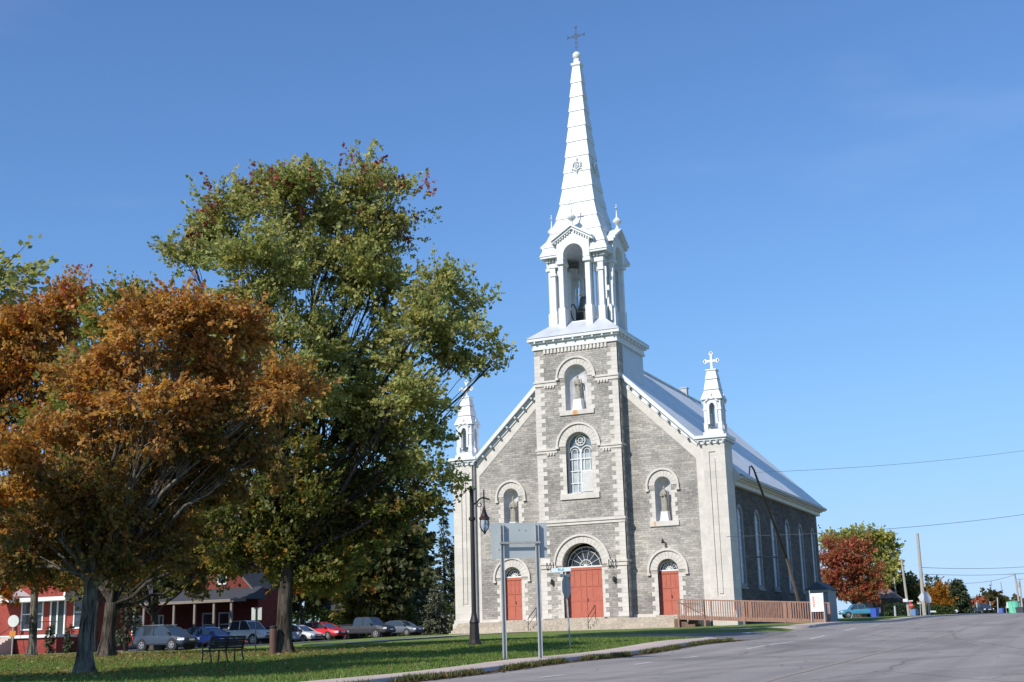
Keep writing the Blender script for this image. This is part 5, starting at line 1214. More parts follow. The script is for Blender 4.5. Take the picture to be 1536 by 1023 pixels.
p0 = Vector(at(1358, 900.5, 144.6)); m = MB(); m.obox(p0-Vector(gp(at(1364, 925, 145))), (Vector(_r), Vector(_fw), up), (.26, .02, .17)); m.build('plate', MATS['white_board'], [o for o in col.objects if o.name == 'utility_pole'][0])
# stop sign
p = Vector(gp(at(1366, 924, 150))); sg = thing('stop_sign', p, 'small red octagonal stop sign facing us beside the plated pole', 'stop sign')
cs = Vector(at(1365, 908, 150))-p; m = MB(); m.tube([(0, 0, -.3), cs+Vector((0, 0, .5))], .035, 6); m.build('post', GREYMETAL, sg)
m = MB(); vs_ = []
for sgn in (-.06, -.045):
    for k in range(8): a = math.pi/8+math.pi/4*k; vs_.append(cs+Vector(_r)*.38*math.cos(a)+up*.38*math.sin(a)+dpt*sgn)
m.add(vs_, [tuple(range(8)), tuple(range(15, 7, -1))]+[(i, (i+1) % 8, (i+1) % 8+8, i+8) for i in range(8)]); pl_ = m.build('octagon', mat('stop_red', (.6, .03, .03), .5), sg)
text_obj('ARRÊT', .22, basis(cs-dpt*.07, _r, up, -dpt), MATS['white_board'], pl_)
m = MB(); m.obox(cs+up*.5, (Vector(_r), Vector(_fw), up), (.38, .01, .06)); m.build('name_blade', MATS['white_board'], sg)
# white sign backs
def plates(u, v, d, poly, lab, cat='road sign', name='road_sign', mt='off_white_back', posts=(0,), tilt=0):
    p = Vector(gp(at(u, v, d))); o = thing(name, p, lab, cat)
    P = [Vector(at(a, b, d))-p for a, b in poly]; m = MB(); n = len(P)
    m.add(P+[q+dpt*.03 for q in P], [tuple(range(n)), tuple(range(2*n-1, n-1, -1))]+[(i, (i+1) % n, (i+1) % n+n, i+n) for i in range(n)]); m.build('panel', mat(mt, (.66, .68, .7), .5, c2=(.6, .62, .64)), o)
    for du in posts:
        q = Vector(at(u+du, v, d))-p; t = Vector(at(u+du-1.0, min(b for a, b in poly)+6, d))-p; m = MB(); m.tube([(q.x+dpt.x*.06, q.y+dpt.y*.06, -.4), (t.x+dpt.x*.06, t.y+dpt.y*.06, t.z)], .035, 6); m.build('post', GREYMETAL, o)
    return o
plates(1393, 924, 125, [(1386, 886), (1392, 889), (1396.5, 896), (1397, 904), (1390.5, 904.2), (1386, 900)], 'pale tall-backed road sign with a rounded corner right of the thick pole', posts=(0, 2))
plates(1381, 924, 132, [(1377, 896), (1383, 888), (1388, 897), (1382, 903)], 'pale diamond road sign mostly hidden behind the thick pole', posts=(0,))
plates(1399, 924, 140, [(1394.5, 916), (1404, 916), (1404, 918.5), (1394.5, 918.5)], 'low white horizontal board on two short legs', posts=(-3.5, 3.5))
plates(1379, 924, 138, [(1376, 904), (1382, 903.7), (1382, 905.6), (1376, 906)], 'thin white street name blade left of the thick pole', posts=())
plates(1434.5, 922, 180, [(1434.5+2.3*math.cos(a), 916.5+2.3*math.sin(a)) for a in np.linspace(0, 6.28, 13)[:-1]], 'small round white sign on a short dark post in front of the big spruce')
plates(1514, 920, 225, [(1509.5, 903), (1516.5, 903), (1516.5, 912), (1509.5, 912)], 'small pinkish board on posts left of the mint green tank', posts=(-4, 2))
def bin_(u, v, d, r, h, lab, mt, c, tank=False):
    p = gp(at(u, v, d)); o = thing('storage_tank' if tank else 'waste_bin', p, lab, 'tank' if tank else 'bin', None if tank else 'bins along the road')
    mm = mat(mt, c, .5)
    m = MB(); m.lathe((0, 0, -.1), [(r*.82, 0), (r*.85, .08), (r, h*.9), (r, h*.93)], 4 if not tank else 16, rot=.4); m.build('body', mm, o)
    m = MB(); m.lathe((0, 0, -.1), [(r*1.06, h*.931), (r*1.08, h*.96), (r*.5, h)], 4 if not tank else 16, rot=.4); m.build('lid', mm, o)
    if not tank:
        for s in (-1, 1): m = MB(); m.tube([(s*r*.5, r*.5, .02), (s*r*.65, r*.5, .02)], .1, 8); m.build('wheel', TYRE, o)
    else:
        m = MB(); m.tube([(r*1.02, -r*.2, .2), (r*1.02, -r*.2, h*.9)], .05, 6); m.build('pipe', GREYMETAL, o)
bin_(1318-5, 927, 156, .55, 1.15, 'bright blue wheeled bin at the tail of the turquoise pickup', 'blue_bin', (.04, .1, .5))
bin_(1372, 924, 152, .5, .85, 'pale blue bin between the stop sign and the thick pole', 'pale_blue_bin', (.16, .26, .5))
bin_(1502.5, 920, 225, .5, 1.0, 'blue bin left of the small pinkish board', 'blue_bin2', (.08, .15, .5))
bin_(1522, 920, 225, 1.0, 2.3, 'tall mint green tank beside the far crossarm pole', 'mint_green', (.18, .62, .42), tank=True)
bin_(1532, 919.5, 222, .95, 1.2, 'wide dark grey bin in front of the mint green tank', 'dark_bin', (.06, .065, .08))
# wires
def wire(p, q, sag, lab, r=.02, grp='overhead wires'):
    p = Vector(p); q = Vector(q); c_ = (p+q)/2; o = MB(); pts = []
    for i in range(25):
        t = i/24; v = p.lerp(q, t); v.z -= 4*sag*t*(1-t); pts.append(v-p)
    o.tube(pts, r, 4, cap=False); ob = o.build('overhead_wire', DARKW); ob.location = p; tag(ob, lab, 'wire', grp)
DARKW = mat('grey_cable', (.16, .18, .2), .6)
wire(at(1090, 805, 79.5), at(1640, 755, 105), .5, 'overhead wire passing in front of the dark church side wall', .016)
wire(at(1120, 709, 95), at(1640, 660, 120), .5, 'highest overhead wire, starting at the church roof slope', .014)
wire(Vector(o1.location)+tt1*.58, at(1640, 836, 240), .8, 'wire leaving the thick pole to the right, upper of the two', .028)
wire(Vector(o1.location)+tt1*.5, at(1640, 846, 240), .8, 'wire leaving the thick pole to the right, lower of the two', .026)
wire(at(1420, 874, 200), Vector(o2.location)+t2*.97, .6, 'low distant wire reaching the crossarm pole', .03)
# ------------------------------------------------------------------ TREES
def leafmat(name, trans=.35):
    m = bpy.data.materials.new(name); m.use_nodes = True; t = m.node_tree; t.nodes.clear()
    a = t.nodes.new('ShaderNodeAttribute'); a.attribute_name = 'leafcol'
    d = t.nodes.new('ShaderNodeBsdfPrincipled'); d.inputs['Roughness'].default_value = .55; d.inputs['Specular IOR Level'].default_value = .3
    tr = t.nodes.new('ShaderNodeBsdfTranslucent'); mx = t.nodes.new('ShaderNodeMixShader'); mx.inputs[0].default_value = trans
    hs_ = t.nodes.new('ShaderNodeHueSaturation'); hs_.inputs['Saturation'].default_value = 1.1; hs_.inputs['Value'].default_value = 1.3
    o = t.nodes.new('ShaderNodeOutputMaterial'); t.links.new(a.outputs['Color'], d.inputs['Base Color']); t.links.new(a.outputs['Color'], hs_.inputs['Color']); t.links.new(hs_.outputs[0], tr.inputs['Color'])
    t.links.new(d.outputs[0], mx.inputs[1]); t.links.new(tr.outputs[0], mx.inputs[2]); t.links.new(mx.outputs[0], o.inputs[0])
    return m
LEAF = leafmat('leaves', .46); NEEDLE = leafmat('needles', .12)
def barkmat(name, c1, c2):
    m, t, p = newmat(name); p.inputs['Roughness'].default_value = .95; p.inputs['Specular IOR Level'].default_value = .1
    g = t.nodes.new('ShaderNodeTexCoord'); mp = t.nodes.new('ShaderNodeMapping'); mp.inputs['Scale'].default_value = (9, 9, 1.3); t.links.new(g.outputs['Object'], mp.inputs[0])
    n = t.nodes.new('ShaderNodeTexNoise'); n.inputs['Scale'].default_value = 1.0; n.inputs['Detail'].default_value = 7; n.inputs['Roughness'].default_value = .7; n.inputs['Distortion'].default_value = .8; t.links.new(mp.outputs[0], n.inputs['Vector'])
    n2 = t.nodes.new('ShaderNodeTexNoise'); n2.inputs['Scale'].default_value = 1.1; n2.inputs['Detail'].default_value = 4; t.links.new(g.outputs['Object'], n2.inputs['Vector'])
    ad = t.nodes.new('ShaderNodeMath'); ad.operation = 'MULTIPLY_ADD'; ad.inputs[1].default_value = .5; t.links.new(n2.outputs['Fac'], ad.inputs[0]); t.links.new(n.outputs['Fac'], ad.inputs[2])
    r = t.nodes.new('ShaderNodeValToRGB'); r.color_ramp.elements[0].position = .62; r.color_ramp.elements[1].position = .88; r.color_ramp.elements[0].color = (*c2, 1); r.color_ramp.elements[1].color = (*c1, 1)
    t.links.new(ad.outputs[0], r.inputs[0]); t.links.new(r.outputs[0], p.inputs['Base Color'])
    b = t.nodes.new('ShaderNodeBump'); b.inputs['Strength'].default_value = 1; b.inputs['Distance'].default_value = .09; t.links.new(n.outputs['Fac'], b.inputs['Height']); t.links.new(b.outputs[0], p.inputs['Normal'])
    return m
BARK = barkmat('maple_bark', (.27, .24, .20), (.045, .038, .03))
BARKD = barkmat('dark_bark', (.12, .10, .08), (.03, .025, .02))
def unit(v): return v/np.maximum(np.linalg.norm(v, axis=-1, keepdims=True), 1e-9)
def leaves(name, P, Dn, size, cols, rng, m, parent, up=.55, aspect=.8):
    """one kite-shaped leaf folded along its midrib at every point P, pointing along Dn"""
    n = len(P); ax = unit(Dn+rng.normal(0, .55, (n, 3))+np.array([0, 0, -.15]))
    nrm = unit(rng.normal(0, .6, (n, 3))+np.array([0, 0, up])); sd = unit(np.cross(nrm, ax)); nr = np.cross(ax, sd)
    s = size*rng.uniform(.6, 1.25, (n, 1))
    base = P; tip = P+ax*s; mid = P+ax*s*.5
    a = mid+sd*s*.5*aspect+nr*s*.12; b = mid-sd*s*.5*aspect+nr*s*.12
    V = np.stack([base, a, tip, b], 1).reshape(-1, 3); F = np.arange(4*n).reshape(n, 4)
    C = np.repeat(cols, 4, 0)
    o = npmesh(name, V, F, m, C); o.parent = parent; return o
def palette(cols, wts, n, rng, jit=.18):
    c = np.array(cols)[rng.choice(len(cols), n, p=np.array(wts)/sum(wts))]
    return np.clip(c*(1+rng.normal(0, jit, (n, 1)))*(1+rng.normal(0, .06, (n, 3))), .004, 1)
def limb(mb, a, b, r0, r1, rng, sagf=.12, n=6, side=7):
    a = np.array(a, float); b = np.array(b, float); L_ = np.linalg.norm(b-a); mid = (a+b)/2+rng.normal(0, .07, 3)*L_+np.array([0, 0, -sagf*L_*.0])
    ctrl = a+(b-a)*.45+np.array([0, 0, L_*sagf])+rng.normal(0, .06, 3)*L_
    pts = []; rs = []
    for i in range(n+1):
        t = i/n; p = (1-t)**2*a+2*t*(1-t)*ctrl+t*t*b+(rng.normal(0, .012, 3)*L_ if 0 < i < n else 0); pts.append(Vector(p)); rs.append(r0+(r1-r0)*t**.8)
    mb.tube(pts, rs, side, cap=False); return [np.array(p) for p in pts]
def maple(name, u, v, d, lobes, lab, pal, seed, trunk_r=.4, fork=.28, nshoot=900, lps=26, leafsize=.17, shootlen=1.1, tips=None, bark=BARK, group='maples on the lawn', cat='tree', trunks=1, lean=0, upbias=.55, limbs=None, spread=1.0, radial=.78, layered=.6, leaders=.05):
    """lobes: (u, v, ru, rv, ddepth, weight, palette key). radii in photo pixels at distance d, turned into metres"""
    rng = np.random.default_rng(seed); base = np.array(gp(at(u, v, d))); px = d/FP
    o = thing(name, base, lab, cat, group)
    Ls = []
    for l in lobes:
        c = np.array(at(l[0], l[1], d+l[4]))-base; k = (d+l[4])/FP; Ls.append((c, np.array([l[2]*k, (l[2]+l[3])*.5*k, l[3]*k]), l[5], l[6] if len(l) > 6 else 'a'))
    top = max(c[2]+r[2] for c, r, w_, q in Ls)
    # trunk
    tb_ = MB(); H = top*fork; cen = sum((c*w_ for c, r, w_, q in Ls))/sum(w_ for c, r, w_, q in Ls)
    fk = np.array([cen[0]*.08+lean, cen[1]*.08, H])
    tpts = [(0, 0, -.4), (0, 0, .02), (0, 0, .14), (fk[0]*.1, fk[1]*.1, .45), (fk[0]*.3, fk[1]*.3, H*.45), tuple(fk*np.array([.8, .8, .8])), tuple(fk)]
    tb_.tube(tpts, [trunk_r*1.6, trunk_r*1.45, trunk_r*1.28, trunk_r*1.1, trunk_r*.98, trunk_r*.92, trunk_r*.86], 14)
    for q_ in range(5):
        a_ = q_*1.26+seed; tb_.tube([(math.cos(a_)*trunk_r*2.2, math.sin(a_)*trunk_r*2.2, -.12), (math.cos(a_)*trunk_r*1.25, math.sin(a_)*trunk_r*1.25, .12), (math.cos(a_)*trunk_r*.7, math.sin(a_)*trunk_r*.7, .7)], [trunk_r*.18, trunk_r*.34, trunk_r*.25], 7, cap=False)
    bt = MB(); 
    allP = []; allD = []; allC = []
    rt = np.array([*_r]); fwv = np.array([*_fw])
    wsum = sum(w_ for c, r, w_, q in Ls)
    for li, (c, r, w_, key) in enumerate(Ls):
        st_p = fk*rng.uniform(.8, 1.0); r0 = trunk_r*(.2+.17*math.sqrt(w_/wsum*len(Ls)))
        lp_ = limb(tb_, st_p, c-np.array([0, 0, r[2]*.35]), r0, r0*.42, rng, sagf=-.06 if abs(c[0])+abs(c[1]) > c[2] else .05, n=8, side=8)
        ns = max(6, int(nshoot*w_/wsum))
        # cluster centres (twigs)
        nc = max(5, ns//13)
        g = unit(rng.normal(0, 1, (nc, 3))); rad = rng.uniform(0, 1, (nc, 1))**(1/2.6); cc = c+(g@np.stack([rt, fwv, [0, 0, 1]]))*1.0*0
        loc = g*rad*radial; wc = c+(loc[:, :1]*r[0])*rt+(loc[:, 1:2]*r[1])*fwv+(loc[:, 2:3]*r[2])*np.array([0, 0, 1.])
        for q in range(0, nc, 1):
            j = rng.integers(len(lp_)//2, len(lp_)); 
            limb(bt, lp_[j], wc[q], r0*.2, .012, rng, sagf=.04, n=4, side=4)
        # shoots
        ci = rng.integers(0, nc, ns); outw = unit((wc-c)/r+rng.normal(0, .25, (nc, 3)))
        cd = unit(outw*.9*spread+np.array([0, 0, upbias*.8])+rng.normal(0, .3, (nc, 3))); sdn = unit(cd[ci]+rng.normal(0, .42, (ns, 3))*np.array([1, 1, layered]))
        sl_ = shootlen*rng.uniform(.5, 1.35, (ns, 1))*np.where(rng.uniform(0, 1, (ns, 1)) < leaders, 1.8, 1.0); sp0 = wc[ci]+rng.normal(0, .36, (ns, 3))*shootlen*np.array([1, 1, layered])
        kk = max(4, int(lps)); t = rng.uniform(.05, 1.0, (ns, kk, 1)); P = sp0[:, None, :]+sdn[:, None, :]*sl_[:, None, :]*t
        P = P+rng.normal(0, 1, P.shape)*(.13*shootlen)*(1.15-t*.8)*np.array([1, 1, .6])
        Dn = np.repeat(sdn[:, None, :], kk, 1)
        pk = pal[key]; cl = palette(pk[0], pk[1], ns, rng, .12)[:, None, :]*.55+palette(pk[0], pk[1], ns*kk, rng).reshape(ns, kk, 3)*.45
        if tips is not None:   # reddish shoot ends, near the top of the crown
            zf = (sp0[:, 2]/top); hot = (rng.uniform(0, 1, ns) < np.clip((zf-.78)*tips[1], 0, .8)); hc = palette([tips[0]], [1], ns, rng, .2)
            cl = np.where(hot[:, None, None] & (t > .35), hc[:, None, :], cl)
        allP.append(P.reshape(-1, 3)); allD.append(Dn.reshape(-1, 3)); allC.append(cl.reshape(-1, 3))
        bt.tube([Vector(fk*.9), Vector(c)], [.03, .015], 3, cap=False)
        for q in range(0, ns, 3): bt.tube([Vector(sp0[q]), Vector(sp0[q]+sdn[q]*sl_[q]*.8)], [.014, .006], 3, cap=False)
    tb_.build('trunk', bark, o, smooth=True, fixn=False)
    bt.build('branches', bark, o, smooth=True, fixn=False)
    P = np.concatenate(allP); Dn = np.concatenate(allD); C = np.concatenate(allC)
    keep = P[:, 2] > 1.2
    leaves('crown', P[keep], Dn[keep], leafsize, C[keep], rng, LEAF, o)
    return o
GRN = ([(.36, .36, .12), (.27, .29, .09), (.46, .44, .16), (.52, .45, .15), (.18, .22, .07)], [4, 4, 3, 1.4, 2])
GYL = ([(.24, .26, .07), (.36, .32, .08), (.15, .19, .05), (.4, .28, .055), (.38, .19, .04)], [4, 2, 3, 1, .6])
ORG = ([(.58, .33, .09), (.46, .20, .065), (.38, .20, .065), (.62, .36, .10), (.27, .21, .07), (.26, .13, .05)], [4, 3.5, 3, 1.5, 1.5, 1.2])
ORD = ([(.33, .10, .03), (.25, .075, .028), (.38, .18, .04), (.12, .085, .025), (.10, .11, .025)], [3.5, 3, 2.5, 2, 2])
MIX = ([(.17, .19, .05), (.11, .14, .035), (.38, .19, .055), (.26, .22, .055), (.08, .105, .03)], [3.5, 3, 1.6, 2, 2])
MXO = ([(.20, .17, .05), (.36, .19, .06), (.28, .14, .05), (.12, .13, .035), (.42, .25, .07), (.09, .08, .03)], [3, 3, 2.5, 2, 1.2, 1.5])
RED = ([(.50, .13, .09), (.42, .11, .07), (.34, .15, .07), (.18, .18, .06), (.52, .22, .11)], [3.5, 3, 2.2, 2.4, 1.6])
YEL = ([(.46, .43, .13), (.34, .36, .11), (.54, .47, .14), (.2, .24, .07)], [3, 3, 2, 2])
DKG = ([(.10, .12, .045), (.07, .09, .033), (.14, .15, .05), (.17, .13, .05), (.22, .14, .06)], [4, 3, 2, 1, .6])
# the large green maple in the centre
maple('maple_tree', 425, 980, 50, [
 (437, 300, 42, 54, -1, 1.3), (480, 350, 62, 60, 0, 1.3), (532, 292, 42, 42, 1, .9), (585, 305, 28, 30, 0, .45), (555, 350, 56, 44, 1, .9), (350, 345, 50, 46, 0, 1.0), (290, 388, 36, 26, 1, .45), (345, 310, 20, 26, 0, .18), (612, 330, 18, 10, 0, .1),
 (400, 410, 90, 66, -2.5, 2.0), (520, 430, 80, 70, 0, 1.7), (585, 420, 34, 30, 1, .4),
 (655, 432, 30, 26, 0, .4), (700, 462, 30, 20, 1, .32), (640, 485, 56, 36, -1, 1.0), (700, 515, 40, 22, 0, .6), (735, 545, 20, 12, 0, .12), (550, 530, 84, 64, 2, 1.6), (420, 540, 120, 90, -2, 2.2), (320, 500, 60, 60, 1, 1.0),
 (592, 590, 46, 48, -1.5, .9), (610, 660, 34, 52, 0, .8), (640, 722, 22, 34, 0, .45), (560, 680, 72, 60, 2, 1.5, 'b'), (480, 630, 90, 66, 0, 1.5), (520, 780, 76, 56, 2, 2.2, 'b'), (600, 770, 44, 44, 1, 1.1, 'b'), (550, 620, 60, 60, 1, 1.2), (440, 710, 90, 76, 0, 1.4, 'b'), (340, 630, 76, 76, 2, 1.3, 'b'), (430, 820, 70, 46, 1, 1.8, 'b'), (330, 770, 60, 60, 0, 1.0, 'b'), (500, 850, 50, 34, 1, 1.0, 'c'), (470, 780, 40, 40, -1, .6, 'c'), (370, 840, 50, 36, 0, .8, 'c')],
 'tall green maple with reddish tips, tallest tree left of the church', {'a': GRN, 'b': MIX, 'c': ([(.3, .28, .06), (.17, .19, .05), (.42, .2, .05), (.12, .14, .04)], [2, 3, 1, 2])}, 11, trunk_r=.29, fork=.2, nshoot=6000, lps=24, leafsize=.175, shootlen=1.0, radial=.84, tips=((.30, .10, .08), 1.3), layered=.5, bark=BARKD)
# orange brown maple with the lit trunk, nearest tree
maple('maple_tree', 125, 1012, 37, [
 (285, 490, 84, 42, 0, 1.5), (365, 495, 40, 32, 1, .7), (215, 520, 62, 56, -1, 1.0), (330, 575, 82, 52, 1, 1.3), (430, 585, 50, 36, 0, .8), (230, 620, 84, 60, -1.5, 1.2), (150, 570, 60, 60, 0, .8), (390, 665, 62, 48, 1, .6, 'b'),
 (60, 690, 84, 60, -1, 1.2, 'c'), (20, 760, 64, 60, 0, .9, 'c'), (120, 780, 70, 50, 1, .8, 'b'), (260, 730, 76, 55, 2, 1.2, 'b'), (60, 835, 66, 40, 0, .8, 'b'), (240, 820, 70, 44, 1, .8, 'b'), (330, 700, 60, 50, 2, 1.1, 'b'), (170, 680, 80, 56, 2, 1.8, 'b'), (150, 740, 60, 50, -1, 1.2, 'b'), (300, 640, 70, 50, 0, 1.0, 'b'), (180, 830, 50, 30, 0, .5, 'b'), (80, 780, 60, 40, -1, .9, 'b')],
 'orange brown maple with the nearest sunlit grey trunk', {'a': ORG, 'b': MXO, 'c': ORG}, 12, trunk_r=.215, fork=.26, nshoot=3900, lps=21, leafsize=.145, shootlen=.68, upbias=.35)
# darker forked tree just behind
maple('maple_tree', 160, 986, 50, [
 (180, 472, 40, 28, 0, .6), (235, 468, 34, 24, 1, .4), (150, 530, 70, 60, 1, 1.0), (240, 560, 90, 70, 3, 1.0), (110, 640, 90, 60, 0, 1), (300, 660, 90, 70, 1, 1.0, 'b'), (200, 690, 90, 70, 0, 1, 'b'), (350, 760, 70, 60, 2, .7, 'b'), (120, 760, 80, 60, 1, 1, 'b'), (230, 800, 90, 50, 2, 1.1, 'b'), (330, 830, 70, 45, 2, .8, 'b'), (140, 850, 70, 34, 2, .6, 'b')],
 'green and yellow maple with a dark forked trunk directly behind the nearest trunk', {'a': GYL, 'b': MXO}, 13, trunk_r=.26, fork=.14, nshoot=2300, lps=18, leafsize=.18, shootlen=.95, bark=BARKD)
# red orange tree at the left with slim grey trunk
maple('maple_tree', 48, 984, 62, [
 (104, 462, 24, 38, 0, .45), (60, 500, 56, 50, 0, 1.3), (10, 520, 56, 60, 0, 1.2), (90, 560, 52, 56, 1, 1.0), (30, 620, 84, 64, 0, 1.3, 'b'), (-30, 600, 70, 90, 1, 1.2), (80, 690, 66, 60, -1, .8, 'b'), (20, 780, 60, 60, 0, .7, 'c'), (60, 860, 44, 40, 0, .38, 'c'), (15, 880, 34, 36, -2, .25, 'c')],
 'orange red maple with a slim grey trunk in front of the red house stairs', {'a': ORG, 'b': ORD, 'c': ([(.5, .13, .04), (.4, .18, .04), (.10, .11, .025)], [3, 2, 3])}, 14, trunk_r=.18, fork=.24, nshoot=2100, lps=20, leafsize=.22, shootlen=1.15, tips=((.4, .1, .05), 1.5))
# tree mostly outside the left edge, one spray of leaves enters the picture
maple('maple_tree', -250, 1020, 28, [(-190, 440, 150, 90, 0, 1.5), (-80, 445, 70, 46, 0, .8), (-14, 428, 20, 22, 0, .2), (-330, 560, 150, 110, 0, 1.5), (-150, 600, 110, 80, -1, 1), (-250, 380, 120, 80, 1, 1)],
 'green maple outside the left edge whose leaf spray enters at the upper left', {'a': GRN}, 15, leaders=0, trunk_r=.3, fork=.3, nshoot=1100, lps=14, leafsize=.16, shootlen=.8)
# lawn trees left of the camera, outside the picture: their shade falls on the near grass
maple('maple_tree', -640, 1040, 25, [(-430, 400, 190, 150, 0, 1.3), (-620, 300, 200, 130, 1, 1.2), (-830, 420, 220, 150, 0, 1.2), (-620, 560, 240, 130, 0, 1.2)],
 'shade maple on the lawn far outside the left edge', {'a': GYL}, 16, trunk_r=.3, fork=.3, nshoot=1900, lps=16, leafsize=.26, shootlen=1.0)
# ---- small autumn trees behind the trunk
BK = 'trees behind the parking lot'
def btree(u, v, d, top, wpx, lab, pal, seed, n=520, ls=.34, group=BK, lobes=None, fork=.2, tr=.25, cat='tree', name='maple_tree', lps=16):
    h = v-top; rr_ = random.Random(seed)
    if lobes is None:
        lobes = [(u, top+h*.2, wpx*.3, h*.18, 0, 1), (u-wpx*.25, top+h*.5, wpx*.3, h*.2, 0, 1), (u+wpx*.25, top+h*.5, wpx*.3, h*.2, 0, 1), (u, top+h*.76, wpx*.42, h*.15, 0, 1.1)]
        for k in range(4): lobes.append((u+wpx*.5*(rr_.uniform(-.75, .75)), top+h*rr_.uniform(.25, .75), wpx*rr_.uniform(.26, .38), h*rr_.uniform(.14, .22), rr_.uniform(-2, 2), 1))
    return maple(name, u, v, d, lobes, lab, {'a': pal}, seed, trunk_r=tr, fork=fork, nshoot=n, lps=lps, leafsize=ls, shootlen=1.3, bark=BARKD, group=group, cat=cat)
btree(452, 958, 128, 775, 66, 'yellow and orange young maple behind the green maple trunk', ([(.4, .26, .04), (.45, .17, .035), (.2, .2, .04)], [3, 2, 3]), 21, 520, .32, lobes=[(470, 850, 24, 30, 0, 1), (452, 805, 22, 28, 0, .7), (485, 880, 14, 22, 0, .5), (445, 880, 16, 30, 0, .6)])
btree(385, 958, 126, 760, 70, 'yellow young maple beside the porch house gable', ([(.38, .3, .05), (.42, .2, .035), (.2, .22, .04)], [3, 2, 2]), 22, 520, .33, lobes=[(372, 860, 18, 34, 0, 1), (388, 830, 24, 34, 0, 1), (400, 880, 14, 34, 0, .7), (360, 900, 8, 12, 0, .2)])
spec = [(262, 958, 150, 690, 130, 'dark tree behind the porch house, left one', DKG), (330, 958, 160, 700, 120, 'dark tree rising behind the porch house gable', MIX), (418, 955, 150, 690, 120, 'dark rounded tree behind the green maple', DKG), (500, 950, 155, 700, 110, 'dark brown green tree above the red car', MIX),
        (555, 948, 150, 735, 100, 'dark deciduous tree above the dark grey pickup', DKG), (608, 946, 165, 778, 90, 'russet topped tree right behind the dark pickup', ([(.10, .06, .035), (.05, .06, .02), (.13, .09, .04)], [2, 3, 1])), (130, 965, 150, 700, 140, 'dark tree behind the red house roof', DKG), (30, 965, 150, 720, 120, 'dark tree behind the red house left side', DKG), (205, 960, 145, 730, 90, 'dark tree in the gap between the two houses', MIX),
        (470, 950, 165, 735, 100, 'dark green tree behind the yellow young maple', DKG), (585, 948, 172, 760, 90, 'dark tree between the russet tree and the pickup', DKG), (535, 948, 170, 700, 110, 'tall dark tree behind the red barn', DKG), (590, 946, 133, 790, 84, 'olive tree with low branches right of the dark pickup', DKG), (540, 946, 135, 770, 84, 'olive tree with low branches above the dark pickup roof', MIX)]
maple('maple_tree', 232, 975, 99, [(180, 800, 50, 50, 0, 1), (250, 790, 60, 60, 0, 1.2), (215, 860, 60, 34, -2, 1), (290, 862, 50, 26, -2, .8), (250, 730, 60, 50, 0, 1), (140, 800, 60, 50, 1, 1.2), (120, 860, 50, 30, 0, .7), (250, 820, 60, 50, 5, 1.2), (180, 780, 60, 50, 5, 1.2)],
 'dark green maple hanging over the porch roof of the shaded red house', {'a': MIX}, 39, trunk_r=.3, fork=.2, nshoot=2300, lps=16, leafsize=.36, shootlen=1.2, bark=BARKD, group='maples on the lawn')
for i, (u, v, d, top, wpx, lab, pal) in enumerate(spec): btree(u, v, d, top, wpx, lab, pal, 40+i, 900, .62, lps=13)
maple('maple_tree', 140, 976, 86, [(120, 800, 60, 50, 0, 1), (190, 780, 60, 50, 0, 1), (150, 850, 60, 34, 0, 1), (215, 840, 50, 40, 2, 1), (90, 850, 40, 40, 0, .7), (170, 720, 70, 50, 0, 1)],
 'dark maple added to shade the porch house, behind the twin trunks', {'a': MIX}, 38, trunk_r=.25, fork=.25, nshoot=1700, lps=16, leafsize=.3, shootlen=1.0, bark=BARKD, group='maples on the lawn')  # extra tree, added so its shadow falls on the porch house
# ---- conifers
def conifer(u, v, d, top, wpx, lab, seed, pal, group=BK, name='spruce_tree', dens=1.0, narrow=1.0, ls=.5, droop=.3):
    rng = np.random.default_rng(seed); base = np.array(gp(at(u, v, d))); H = float(at(u, top, d)[2]-base[2]); W_ = wpx*d/FP/2
    o = thing(name, base, lab, 'spruce', group)
    m = MB(); m.tube([(0, 0, -.3), (0, 0, H*.5), (0, 0, H*.97)], [H*.018+.06, H*.011+.03, .02], 8); m.build('trunk', BARKD, o)
    nb_ = int(H*11*dens); P = []; Dn = []; bm_ = MB()
    for k in range(nb_):
        f = rng.uniform(.06, .995)**1.0; z = H*f; L_ = W_*(1-f)**.85*rng.uniform(.72, 1.12)+.18; a = rng.uniform(0, 2*math.pi)
        d_ = np.array([math.cos(a), math.sin(a), -droop*rng.uniform(.4, 1.2)+f*.25]); d_ /= np.linalg.norm(d_)
        nn = max(6, int(L_*20*dens)); t = rng.uniform(.12, 1, (nn, 1))**.8
        q = np.array([0, 0, z])+d_*L_*t; side_ = np.cross(d_, [0, 0, 1]); side_ /= np.linalg.norm(side_)
        q = q+side_*rng.normal(0, .22, (nn, 1))*L_*(1.1-t)*.9+np.array([0, 0, 1.])*rng.normal(-.05, .1, (nn, 1)); P.append(q); Dn.append(np.repeat((d_+np.array([0, 0, -.25]))[None], nn, 0)+side_*rng.normal(0, .6, (nn, 1)))
        if k % 3 == 0: bm_.tube([Vector((0, 0, z)), Vector(np.array([0, 0, z])+d_*L_*.85)], [.03, .008], 3, cap=False)
    bm_.build('branches', BARKD, o, fixn=False)
    P = np.concatenate(P); Dn = np.concatenate(Dn); C = palette(pal[0], pal[1], len(P), rng, .2)
    leaves('crown', P, Dn, ls, C, rng, NEEDLE, o, up=.8, aspect=.42)
    return o
SPR = ([(.055, .075, .038), (.075, .095, .048), (.095, .11, .06), (.035, .05, .025)], [3, 3, 1.5, 2])
SPL = ([(.13, .14, .08), (.10, .115, .065), (.15, .145, .085)], [3, 3, 1])
conifer(188, 974, 93, 838, 56, 'dark spruce standing between the two red houses', 50, SPR, group='maples on the lawn' if False else BK, ls=.3)
conifer(668, 948, 150, 770, 66, 'tall narrow spruce pointing up beside the left corner pier', 51, SPR, ls=.45)
conifer(641, 948, 140, 832, 60, 'middle spruce of the row left of the church', 52, SPL, ls=.42)
